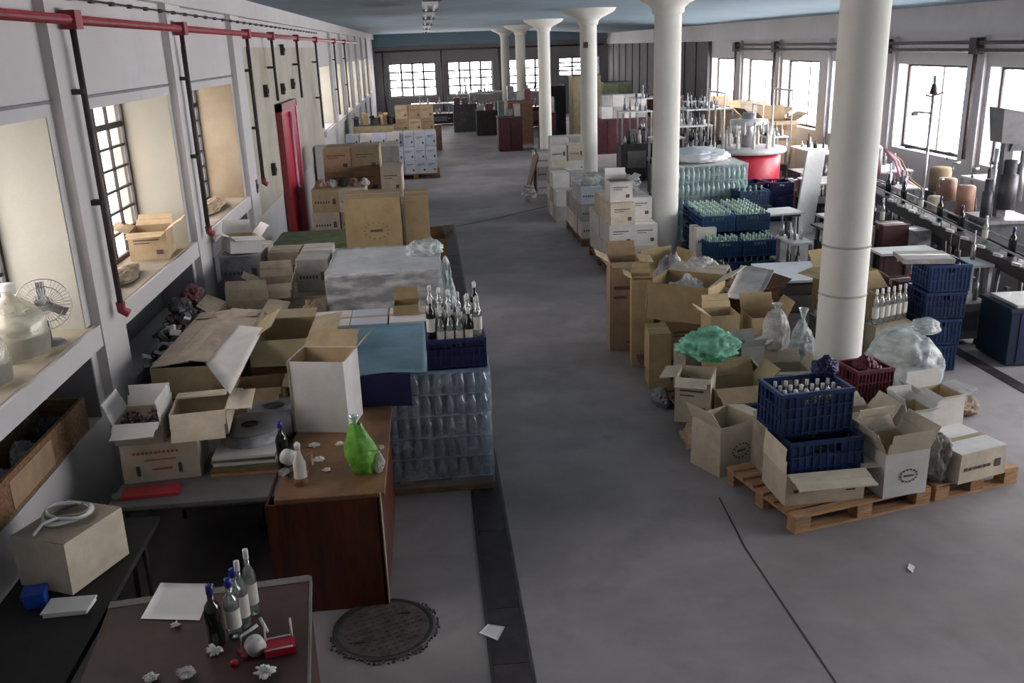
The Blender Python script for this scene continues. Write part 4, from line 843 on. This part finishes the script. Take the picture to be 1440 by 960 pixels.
# ================= white carton stacks along the columns =================
pallet('dark pallet under the white carton stack by the second column', 2.98, 14.1, 0, .8, 1.6, m='wood_old')
stack(2.60, 13.2, .14, 0, 2, 4, 3, .37, .45, .33, ['carton_white', 'kraft_pale', 'carton_white'], 'white carton in the stack by the second column', 'white cartons by the second column', marks='lines', skip={(1, 0, 2), (0, 3, 2)})
carton_at('small pale carton topping the stack by the second column', 2.78, 13.45, 1.135, .34, .34, .30, .05, 'carton_white', flaps=(90, 20, 60, 60), marks='lines')
bag('white film bag draped on the stack by the second column', 3.1, 14.4, 1.135, .5, .9, .26, 'bag_white', seed=21, knot=False, amp=.4)
pallet('dark pallet under the grey-white stack between two columns', 2.95, 16.4, 0, .8, 1.8, m='wood_old')
stack(2.55, 15.55, .14, 0, 2, 4, 3, .38, .44, .30, ['carton_white', 'carton_cool', 'carton_grey'], 'greyish white box between the second and third columns', 'boxes between the columns', marks='row', skip={(0, 3, 2), (0, 2, 2)})
for i in range(4): bag('white film scrap on the boxes between the columns, %s along' % ORD[i], 2.75+.1*(i % 2), 15.7+i*.3, 1.042 if i < 2 else .745, .4, .3, .2, 'bag_white', 'film_scrap', False, 22+i, 'film', .5)
stack(2.45, 18.0, 0, 0, 2, 3, 3, .36, .45, .30, ['carton_grey', 'carton_white'], 'grey box on the near side of the third column', 'grey boxes by the third column', marks=None, skip={(0, 0, 2), (1, 0, 2)})
stack(2.6, 19.7, 0, 0, 2, 1, 4, .36, .45, .33, ['kraft_pale', 'carton_white'], 'pale box under the third column', 'pale boxes at the third column', marks='row')
stack(2.5, 21.6, 0, 0, 3, 2, 4, .40, .45, .32, ['carton_white', 'carton_grey'], 'off-white box past the third column', 'boxes past the third column', marks='row', skip={(0, 0, 3), (0, 1, 3)})
o = sheet('leaning_board', [(2.15, 20.9, 0), (2.3, 22.4, 0), (2.55, 22.4, 1.0), (2.45, 20.9, .95)], .03, 'wood_old', n=2); tag(o, 'dark wooden panel leaning on the boxes past the third column', 'panel')
bag('pale sacks at the aisle side of the dark leaning panel', 2.2, 20.6, 0, .4, .5, .4, 'bag_white', 'sack', False, 27, 'sack', .4)
stack(3.86, 13.05, 0, 0, 1, 1, 2, .32, .36, .36, ['carton_white'], 'upright whitish carton on the window side of the second column', 'cartons by the second column foot', marks='row')
# blue crates of green bottles
teal = crate_proto('bottle_crate', 'crate_teal', None, .50, .36, .25)
gb = bottle_proto('green_bottle', 'glass_green', 'cap_mint', .29, .036, lab=False)
for iz in range(3):
    for ix in range(2):
        for iy in range(4):
            if iz == 2 and iy == 0: continue
            x, y = 4.22+ix*.53+iy*.02, 12.95+iy*.40
            place(teal, (x, y, iz*.31+.005), 0, 'blue crate of green bottles, %s layer, %s row back, %s side' % (LAY[iz], ORD[iy], 'column' if ix == 0 else 'window'), 'blue crates of green bottles')
            if iz == 2 or (iy == 0): 
                for i in range(5):
                    for k in range(3 if (iz == 2 or iz == 1 and iy == 0) else 1): place(gb, (x-.19+i*.095, y-.11+k*.11, iz*.31+.02), 0, 'green bottle, %s layer, %s crate back, %s side, %s across, row %s' % (LAY[iz], ORD[iy], 'column' if ix == 0 else 'window', ORD[i], ORD[k]), 'green bottles in blue crates')
r, zt = bottle_pallet('tall film-wrapped pallet of greenish bottles with a white hood', 4.62, 15.6, 1.3, 1.3, 5, 'glass_green', .25, topm='carton_white', pm='wood_old')
bag('white plastic hood bulging on the tall bottle pallet', 4.6, 15.6, zt, 1.25, 1.2, .24, 'foam_white', 'plastic_hood', False, 31, 'hood', .10)
place(teal, (5.25, 14.7, .75), .1, 'blue crate raised on a stand beside the tall bottle pallet')
for i in range(5): place(gb, (5.06+i*.095, 14.7, .765), 0, 'green bottle in the raised blue crate, %s across' % ORD[i], 'bottles in the raised crate')
table('stand', 'small dark stand under the raised blue crate', 5.25, 14.7, 0, .6, .5, .745, 'iron', 'iron', 'stand')
for k in range(3): place(navy, (6.15, 17.2, k*.25+.005), .1, 'navy crate by the red machine, %s in its stack' % LAY[k], 'navy crates by the red machine')
for k in range(3): place(navy, (6.65, 17.1, k*.25+.005), -.05, 'navy crate window-side in the pair of stacks, %s of three' % LAY[k], 'navy crates by the red machine')
# leaning white board, low tables
o = sheet('leaning_board', [(6.35, 15.5, 0), (6.78, 15.7, 0), (7.06, 16.0, 1.42), (6.66, 15.85, 1.45)], .03, 'board_white', n=3); tag(o, 'white board leaning askew on the bottling line', 'board')
table('low_table', 'white topped low table before the leaning board', 5.95, 15.3, .1, .8, .6, .5, 'board_white', 'steel_dark')
r = table('low_table', 'white topped low table with dark shelves beside the nearest column', 4.42, 10.65, -.05, .82, .95, .62, 'foam_white', 'iron')
for z in (.2, .42): MB().box(-.36, -.42, z, .36, .42, z+.02).build('shelf', 'iron', r)
# ================= bottling line =================
def beam(a, b, w, h):
    a, b = Vector(a), Vector(b); d = (b-a); L = d.length; mx = Matrix.Translation(a) @ d.to_track_quat('X', 'Z').to_matrix().to_4x4(); return MB().box(0, -w/2, -h, L, w/2, 0, mx)
def conveyor(label, A, B, z, w=.22):
    a, b = Vector((*A, z)), Vector((*B, z)); r = root('conveyor', (a.x, a.y, 0), 0, label, 'conveyor'); o = Vector((a.x, a.y, 0)); a -= o; b -= o; d = (b-a).normalized(); n = Vector((-d.y, d.x, 0))
    beam(a, b, w, .10).build('bed', 'iron', r); L = (b-a).length; mb = MB(); k = 0
    mx = Matrix.Translation(a) @ d.to_track_quat('X', 'Z').to_matrix().to_4x4()
    while k*.09 < L-.08: mb.box(k*.09, -w*.32, 0, k*.09+.08, w*.32, .008, mx); k += 1
    mb.build('chain_links', 'steel_dark', r)['kind'] = 'stuff'
    for s in (-1, 1):
        off = n*s*(w*.42); MB().tube([a+off+Vector((0, 0, .11)), b+off+Vector((0, 0, .11))], .012).build('guide_rail', 'steel', r, True)
        beam(a+off*1.1+Vector((0, 0, .02)), b+off*1.1+Vector((0, 0, .02)), .012, .14).build('side_plate', 'iron', r)
    t = .25
    while t < L:
        p = a+d*t
        for s in (-1, 1): MB().tube([p+n*s*w*.4+Vector((0, 0, -.1)), p+n*s*w*.55+Vector((0, 0, -z))], .022).build('leg', 'steel_dark', r, True)
        MB().cbox(p.x, p.y, z-.35, .05, .05, .04).build('brace', 'iron', r); MB().tube([p-n*w*.45+Vector((0, 0, -.5)), p+n*w*.45+Vector((0, 0, -.5))], .015).build('cross_bar', 'steel_dark', r, True)
        t += 1.1
    return r
conveyor('long dark chain conveyor running towards the viewpoint by the bright windows', (7.22, 14.9), (6.08, 8.0), 1.0, .30)
conveyor('second conveyor behind, nearer the bright windows', (8.55, 11.6), (8.1, 8.2), .9, .26)
for i in range(9):
    t = .02+i*.018; place(wd if i % 3 else sb, (7.22-1.14*t*5.6, 14.9-6.9*t*5.6+.0, 1.01), 0, 'bottle standing on the long conveyor, %s from its far end' % ORD[i], 'bottles on the long conveyor')
for i in range(10):
    t = .3+i*.065; o = root('chain_guard', (7.22-1.14*t-.16, 14.9-6.9*t, 1.02), .16, 'white-marked guide bracket on the long conveyor, %s along' % ORD[i], 'bracket', 'guide brackets on the conveyor')
    MB().box(-.015, -.06, 0, .015, .06, .03).build('bracket', 'machine_white', o); MB().tube([(0, 0, .05), (0, 0, .12)], .008).build('pin', 'steel', o)
def machine_filler(label, x, y, s=1, body='machine_red'):
    r = root('filling_machine', (x, y, 0), 0, label, 'machine')
    MB().lathe([(.55*s, .1), (.58*s, .15), (.58*s, .85), (.5*s, .9)], 24).build('base', body, r, True)
    for a in range(4): MB().lathe([(.05, 0), (.03, .12)], 8, T(.4*s*math.cos(a*PI/2+.7), .4*s*math.sin(a*PI/2+.7), 0)).build('foot', 'iron', r)
    MB().lathe([(.66*s, .92), (.68*s, .95), (.66*s, .99), (.3*s, 1.0)], 28).build('round_table', 'machine_white', r, True)
    MB().lathe([(.12*s, 1.0), (.12*s, 1.55)], 14).build('centre_post', 'steel', r, True)
    MB().lathe([(.30*s, 1.36), (.33*s, 1.38), (.33*s, 1.44), (.1*s, 1.46)], 24).build('tank', 'machine_white', r, True)
    for k in range(12):
        a = k*PI/6; MB().lathe([(.02, 1.22), (.03, 1.28), (.016, 1.36), (.022, 1.42)], 8, T(.33*s*math.cos(a), .33*s*math.sin(a), 0)).build('filling_valve', 'steel' if k % 2 else 'machine_white', r, True)
    for k in range(10):
        a = k*PI/5+.2; MB().lathe([(.036, 1.0), (.036, 1.18), (.014, 1.24), (.014, 1.3)], 8, T(.44*s*math.cos(a), .44*s*math.sin(a), 0)).build('held_bottle', 'label_paper', r, True)
    for sx in (-1, 1): MB().tube([(sx*.6*s, -.45*s, .9), (sx*.6*s, -.45*s, 1.9), (sx*.6*s, .45*s, 1.9), (sx*.6*s, .45*s, .9)], .02).build('guard_frame', 'machine_white', r, True)
    return r
machine_filler('red round filling machine with a white rim and upright valves', 6.55, 18.6, 1.15).scale = (1, 1, 1.24)
machine_filler('steel round rinsing machine behind the red one', 7.15, 21.0, .75, 'machine_grey')
def machine_box(label, x, y, w, d, h, body, top='machine_white', rz=0, extras=6, mast=0, z=0):
    r = root('bottling_machine', (x, y, z), rz, label, 'machine')
    MB().box(-w/2, -d/2, .08, w/2, d/2, h*.55).build('cabinet', body, r, bevel=.01)
    for sx in (-1, 1):
        for sy in (-1, 1): MB().lathe([(.04, 0), (.025, .1)], 8, T(sx*(w/2-.06), sy*(d/2-.06), 0)).build('foot', 'iron', r); MB().box(sx*(w/2-.03)-.02, sy*(d/2-.03)-.02, h*.55, sx*(w/2-.03)+.02, sy*(d/2-.03)+.02, h).build('frame_post', 'steel', r)
    MB().box(-w/2, -d/2, h, w/2, d/2, h+.03).build('top_plate', top, r)
    MB().box(-w*.3, -d/2-.012, h*.2, w*.3, -d/2-.0, h*.45).build('door_panel', 'machine_grey' if body != 'machine_grey' else 'steel_dark', r)
    MB().box(w*.32, -d/2-.02, h*.3, w*.38, -d/2-.012, h*.36).build('handle', 'steel', r)
    for i in range(extras):
        x1, y1 = R.uniform(-w*.38, w*.38), R.uniform(-d*.38, d*.38); hh = R.uniform(.12, .34); q = R.uniform(.016, .045)
        MB().lathe([(q, h*.55), (q, h*.55+hh*.6), (q*.5, h*.55+hh*.62), (q*.5, h*.55+hh)], 10, T(x1, y1, 0)).build('rotor', R.choice(['steel', 'machine_white', 'iron', 'steel_dark']), r, True)
        MB().lathe([(q, h+.03), (q, h+.03+hh*.5), (q*.35, h+.03+hh*.52), (q*.35, h+.03+hh)], 10, T(x1, -y1, 0)).build('motor', R.choice(['steel', 'machine_white', 'iron', 'machine_grey']), r, True)
    if mast: MB().tube([(0, 0, h), (0, 0, h+mast)], .03).build('mast', 'steel', r, True)
    return r
machine_box('white and steel labelling machine seen past the second column', 6.1, 21.6, 1.0, .9, 1.45, 'steel_dark', extras=26)
machine_box('dark steel machine with white rotors nearer the far windows', 7.0, 23.2, 1.2, 1.0, 1.7, 'iron', extras=26)
machine_box('tall pale machine at the far end of the bottling line', 6.2, 25.2, 1.2, 1.0, 1.9, 'machine_grey', extras=24)
machine_box('steel machine with a white worktop under the second far window', 8.3, 19.0, .8, 1.6, 1.05, 'machine_grey', extras=8)
machine_box('cream machine cabinet below the windows beside the leaning board', 8.2, 16.4, .8, 1.4, 1.0, 'machine_grey', extras=6)
machine_box('low dark machine under the leaning board', 7.35, 16.7, .6, .9, .75, 'iron', extras=5)
for i, (x, y, w, h, m, l) in enumerate([(8.35, 21.5, .7, .5, 'kraft', 'tan carton'), (8.4, 22.6, .8, .6, 'kraft_dull', 'brown carton'), (8.4, 24.0, .7, .5, 'kraft_light', 'pale tan carton'), (8.4, 25.5, .8, .6, 'kraft', 'kraft carton')]):
    carton_at(l+' piled on its base below the bright far window', x-.1, y, 0, w, .7, 1.35+h*.3, .1*i, m, flaps=(100, 20, 50, 60), marks='lines')
# capper with hopper near the viewpoint
r = root('capping_machine', (7.55, 11.5, 0), -.1, 'grey capping machine with a hopper and funnel arm against the window', 'machine')
MB().box(-.25, -.3, .0, .3, .3, .95).build('cabinet', 'machine_grey', r, bevel=.01); MB().box(-.06, -.06, .95, .06, .06, 2.1).build('column_post', 'machine_grey', r)
MB().add([(-.2, -.2, 2.42), (.12, -.2, 2.36), (.12, .2, 2.36), (-.2, .2, 2.42), (-.16, -.15, 1.98), (.16, -.15, 1.94), (.16, .15, 1.94), (-.16, .15, 1.98)], [(0, 1, 2, 3), (7, 6, 5, 4), (0, 4, 5, 1), (1, 5, 6, 2), (2, 6, 7, 3), (3, 7, 4, 0)]).build('hopper', 'machine_grey', r)
MB().add([(.05, -.12, 2.10), (.46, -.12, 2.06), (.46, .12, 2.06), (.05, .12, 2.10), (.0, -.08, 1.86), (.22, -.08, 1.86), (.22, .08, 1.86), (.0, .08, 1.86)], [(0, 1, 2, 3), (7, 6, 5, 4), (0, 4, 5, 1), (1, 5, 6, 2), (2, 6, 7, 3), (3, 7, 4, 0)]).build('funnel', 'machine_grey', r)
for x, z0, z1, q in ((-.15, 1.0, 1.9, .035), (.2, 1.2, 1.9, .05), (.05, 1.1, 1.75, .12), (-.2, .95, 1.5, .07)): MB().lathe([(q, z0), (q, z0+(z1-z0)*.7), (q*.7, z0+(z1-z0)*.72), (q*.7, z1)], 12, T(x, -.05, 0)).build('rotor_head', 'steel_dark' if q > .05 else 'steel', r, True)
MB().box(-.3, -.35, .95, .34, .35, 1.0).build('worktop', 'steel', r); MB().tube([(.2, 0, 1.7), (.42, 0, 1.75), (.44, 0, 1.3)], .02).build('feed_chute', 'steel', r, True)
machine_box('grey electrical cabinet behind the long conveyor', 7.6, 10.2, .5, .7, 1.2, 'machine_grey', extras=6)
machine_box('dark machine with steel rotors behind the capping machine', 8.2, 12.6, .7, .8, 1.3, 'steel_dark', extras=10)
r = root('adjustable_stand', (7.3, 13.0, 0), 0, 'thin steel pole with crossing arms before the wide bright window', 'stand')
MB().lathe([(.2, 0), (.18, .03), (.03, .06)], 18).build('base', 'iron', r, True); MB().tube([(0, 0, .03), (0, 0, 2.78)], .022).build('pole', 'steel', r, True)
for z, a, l in ((2.5, .3, .18), (2.25, 2.8, .26), (1.75, 3.3, .36), (2.48, 3.3, .12)): MB().tube([(0, 0, z), (l*math.cos(a), l*math.sin(a)*.4, z+.03)], .014).build('cross_arm', 'steel_dark', r, True)
MB().lathe([(.06, 2.52), (.03, 2.66)], 8).build('pointed_head', 'iron', r); MB().cbox(-.25, 0, 2.25, .08, .05, .05).build('clamp', 'steel_dark', r)
r = root('hose_reel', (7.55, 15.4, 0), 0, 'dark red drum unit with pale hoses on the bottling line', 'machine')
MB().box(-.28, -.3, 0, .25, .3, .95).build('cabinet', 'machine_grey', r); MB().lathe([(.24, .96), (.26, 1.1), (.26, 1.5), (.2, 1.56)], 18).build('drum', 'machine_maroon', r, True)
for k in range(3): MB().tube([(.2, -.2, 1.5), (.35+.05*k, -.35, 1.3), (.4+.08*k, -.5, 1.0), (.6+.05*k, -.7, .85)], .022).build('hose', ['door_pink', 'label_paper', 'copper'][k], r, True)
for i, (x, y, w, h, m, l) in enumerate([(7.9, 13.4, .34, .36, 'copper', 'copper-pink tank'), (7.55, 12.3, .3, .42, 'copper', 'reddish tank'), (7.2, 12.5, .22, .26, 'kraft_pale', 'pinkish tank'), (8.3, 14.3, .4, .4, 'outside_tan', 'tan tank'), (8.93, 10.8, .3, .3, 'machine_grey', 'grey tank')]):
    r = root('tank', (x, y, 0), 0, l+' on a steel cabinet by the bright windows', 'tank'); MB().box(-w/2, -w/2, 0, w/2, w/2, .9).build('cabinet', 'steel_dark', r)
    MB().lathe([(w*.42, .9), (w*.42, .84+h), (w*.36, .87+h), (w*.1, .88+h)], 18).build('vessel', m, r, True); MB().tube([(w*.2, 0, .98+h), (w*.2, 0, 1.1+h), (w*.5, 0, 1.1+h)], .02).build('pipe', 'steel', r, True)
# white tray, maroon boxes, cartons and bins beside the conveyor
table('tray_table', 'white tray-topped table before the long conveyor', 5.62, 10.3, -.03, .72, .36, .90, 'board_white', 'iron')
for i, (x, y, z, w, h, m, l) in enumerate([(5.95, 11.3, 0, .34, 1.02, 'machine_maroon', 'dark maroon box standing behind the white tray table'), (5.55, 11.4, 0, .34, 1.0, 'carton_grey', 'grey upright box beside the maroon one'), (6.25, 11.2, 0, .24, .95, 'junk_grey', 'pinkish grey box by the long conveyor legs'), (5.78, 9.95, 0, .34, .66, 'machine_red', 'bright red box beneath the white tray table edge'), (5.42, 9.95, 0, .26, .64, 'machine_maroon', 'maroon box beside the bright red one')]):
    carton_at(l, x, y, z, w, .3, h, .05*i, m, marks='row' if i else None, ink='paper')
for i in range(7): place(wd if i % 2 else ww, (5.35+i*.12, 11.9-i*.02, 1.005 if False else .905), 0, 'bottle on the dark bench behind the white tray, %s across' % ORD[i], 'bottles on the dark bench')
table('bench', 'dark bench carrying a row of bottles behind the white tray', 5.7, 11.95, 0, .95, .4, .90, 'iron', 'iron')
bin_ = crate_proto('stacking_bin', 'crate_blue', None, .40, .42, .28)
for k in range(4): place(bin_, (5.14+.02*k, 8.75+.0*k, k*.285+.003), -.08, 'dark blue stacking bin by the clear bag, %s in its stack' % LAY[k], 'blue bins by the clear bag')
carton_at('flat grey carton lying on the blue bins', 5.02, 8.80, 1.146, .5, .4, .05, -.2, 'carton_grey', marks=None)
carton_at('open golden brown carton beside the blue bins', 4.50, 9.45, .01, .50, .46, .92, .3, 'kraft_gold', flaps=(130, 40, 100, 120), marks=None)
carton_at('smaller brown carton behind the clear bag', 4.66, 8.74, 0, .2, .2, .8, .1, 'kraft', flaps=(120, None, 60, 100), marks=None)
clr = crate_proto('bottle_crate', 'machine_grey', None, .46, .36, .30)
for k in range(2): place(clr, (4.12, 8.72, k*.31+.003), 0, 'grey crate of clear bottles beside the nearest column, %s one' % ['lower', 'upper'][k])
for i in range(5):
    for k in range(4): place(sb, (4.12-.17+i*.085, 8.72-.13+k*.085, .50), 0, 'clear bottle in the upper grey crate, %s across, %s row' % (ORD[i], ORD[k]), 'clear bottles in the grey crate')
bag('big clear plastic bag full of pale scrap beside the nearest column', 4.40, 7.9, 0, .84, .72, .72, 'bag_clear', seed=33, knot=False, amp=.10)
bag('smaller bluish clear bag on the big one', 4.66, 8.0, .62, .3, .26, .16, 'bag_clear', seed=34, amp=.12, knot=False)
for i in range(6): place(ww, (4.36+.075*i, 8.42+.03*i, .6), 0, 'white-capped bottle leaning behind the clear bag, %s along' % ORD[i], 'bottles behind the clear bag')
carton_at('dull carton under the leaning white-capped bottles', 4.55, 8.5, 0, .46, .22, .59, .2, 'kraft_dull', marks=None)
r = root('storage_bin', (6.22, 8.80, 0), -.05, 'large dark teal bin with a pale tray under the near end of the conveyor', 'bin')
MB().box(-.32, -.3, .02, .32, .3, .6).build('bin_body', 'bin_teal', r, bevel=.01); MB().box(-.34, -.32, .6, .34, .32, .64).build('rim', 'bin_teal', r); MB().box(-.26, -.28, .64, .30, .24, .67).build('pale_tray', 'board_white', r)
for s in (-.2, .2): MB().box(s-.02, -.31, .05, s+.02, -.3, .58).build('rib', 'crate_navy', r)
machine_box('grey box-shaped control unit standing behind the teal bin', 5.80, 9.45, .62, .4, .9, 'machine_grey', extras=4)
bag('crushed tan cardboard on the floor behind the clear bag', 4.75, 7.45, 0, .5, .3, .16, 'junk_tan', 'cardboard_scrap', False, 35, 'cardboard', .4)
for i, (x, y) in enumerate([(5.35, 9.6), (5.5, 9.1)]): bag(['white plastic jug on the floor beside the blue bins', 'white film scrap on the floor by the drain'][i], x, y, 0, .22, .22, .3-.1*i, 'carton_white', 'plastic_jug' if i == 0 else 'film_scrap', False, 36+i, 'jug' if i == 0 else 'film', .2)
# ================= far end =================
def cabinet(label, x, y, w, d, h, m, n=2, name='cabinet'):
    r = root(name, (x, y, 0), 0, label, 'cabinet'); MB().box(-w/2, -d/2, 0, w/2, d/2, h).build('body', m, r)
    for i in range(n): MB().box(-w/2+i*w/n+.02, -d/2-.015, .06, -w/2+(i+1)*w/n-.02, -d/2, h-.05).build('door', m, r)
    MB().box(-w/2-.02, -d/2-.03, h, w/2+.02, d/2+.02, h+.03).build('top', 'steel_dark', r); return r
cabinet('dark maroon cabinets under pale boxes beyond the third column', 6.1, 29.5, 1.9, .9, 1.05, 'machine_maroon', 4)
stack(5.5, 29.2, 1.085, 0, 4, 1, 2, .36, .5, .36, ['carton_white', 'carton_grey'], 'pale box on the dark maroon cabinets', 'pale boxes on the maroon cabinets', marks=None)
for i, (x, y, w, h, m) in enumerate([(5.6, 33, 1.0, 2.3, 'kraft_olive'), (6.8, 33.5, 1.0, 2.0, 'board_green'), (8.0, 31, 1.0, 1.6, 'machine_maroon'), (4.7, 35, .9, 1.9, 'junk_black')]):
    cabinet(['tall olive cabinet', 'dark green cabinet', 'maroon cabinet by the window wall', 'black tall cabinet'][i]+' at the dim far end', x, y, w, .9, h, m, 2)
for i, (x, y, w, h, m, l) in enumerate([(2.75, 31.5, .8, 1.1, 'machine_maroon', 'dark red-brown cabinet at the far aisle corner'), (3.3, 33.5, .9, 1.5, 'wood_old', 'brown cabinet behind the fourth column'), (2.5, 37.5, 1.1, .95, 'iron', 'black low cabinet at the far end of the aisle'), (1.6, 39.5, 1.0, 1.1, 'steel_dark', 'dark steel cabinet below the second end window'), (4.0, 31.2, .5, 1.2, 'machine_maroon', 'narrow maroon cabinet behind the fourth column')]):
    cabinet(l, x, y, w, .8, h, m, 2)
    for k in range(3): machine_w = w/3.2; carton_at('small dark-toned box standing %s on the %s' % (['nearest the wall', 'in the middle', 'window-side'][k], l.split(' at ')[0].split(' behind ')[0].split(' below ')[0]), x-w/3+k*w/3, y, h+.03, machine_w*.8, .4, R.uniform(.2, .5), 0, ['machine_green', 'junk_grey', 'carton_grey', 'junk_red'][(i+k) % 4], marks=None)
machine_box('greenish press machine below the second end window', 2.6, 41.0, 1.4, 1.0, 1.5, 'machine_green', extras=8)
machine_box('dark machine with a tall mast against the second end window', 1.75, 42.0, .8, .8, 1.4, 'iron', extras=8, mast=.9)
machine_box('low dark machine at the foot of the end wall by the gridded window', .3, 43.5, 2.0, 1.0, .95, 'iron', extras=8)
machine_box('dark machine beyond the last columns', 4.6, 40.0, 1.2, 1.0, 1.6, 'machine_maroon', extras=8)
for i in range(5): carton_at('brown carton on the floor along the wall before the end window, %s from the aisle' % ORD[4-i], -2.0+i*.55, 31.5+i*.3, 0, .5, .5, .7+.15*(i % 3), .05, ['kraft_dull', 'wood_old', 'kraft_olive'][i % 3], marks=None)

for i, (x, y, w, h, b) in enumerate([(8.88, 9.4, .42, 1.25, 'steel_dark'), (8.88, 11.9, .42, 1.2, 'machine_grey'), (7.55, 14.2, .34, 1.0, 'steel_dark'), (6.0, 12.9, .5, .8, 'iron'), (4.95, 12.0, .3, .7, 'machine_grey'), (5.3, 20.4, .7, 1.3, 'iron'), (7.2, 24.3, .8, 1.8, 'steel_dark'), (5.2, 23.2, .8, 1.7, 'iron')]):
    machine_box(['small dark machine by the window, behind the second conveyor', 'grey machine by the window between two tanks', 'narrow steel machine where the long conveyor begins', 'low dark machine behind the row of bottles', 'small grey machine beside the dark bench', 'dark machine before the white labelling machine', 'tall dark machine at the far corner of the line', 'dark machine seen just past the second column'][i], x, y, w, .6, h, b, extras=8)

machine_box('dark machine with pale spindles between the hooded pallet and red filler', 5.42, 18.2, .7, .8, 1.25, 'iron', extras=20)
machine_box('steel machine with dark motors behind the red filler rim', 7.5, 19.75, .5, .6, 1.3, 'iron', extras=18)
for i, (x, y) in enumerate([(6.95, 17.5), (7.5, 17.55), (7.5, 18.2)]):
    r = root('parts_trolley', (x+.25, y, 0), .2*i, 'low trolley of orange and white parts, %s beside the leaning board' % ORD[i], 'trolley'); MB().box(-.25, -.2, .1, .25, .2, .5).build('body', ['copper', 'machine_white', 'machine_red'][i], r)
    for sx in (-1, 1):
        for sy in (-1, 1): MB().lathe([(.04, -.02), (.04, .02)], 10, T(sx*.2, sy*.16, .045, 0, PI/2)).build('wheel', 'rubber', r, True)
    for k in range(6): MB().cbox(R.uniform(-.18, .18), R.uniform(-.14, .14), .5+R.uniform(.03, .12), .1, .07, .22, None).build('loose_part', ['copper', 'machine_white', 'steel', 'junk_tan'][(i+k) % 4], r)
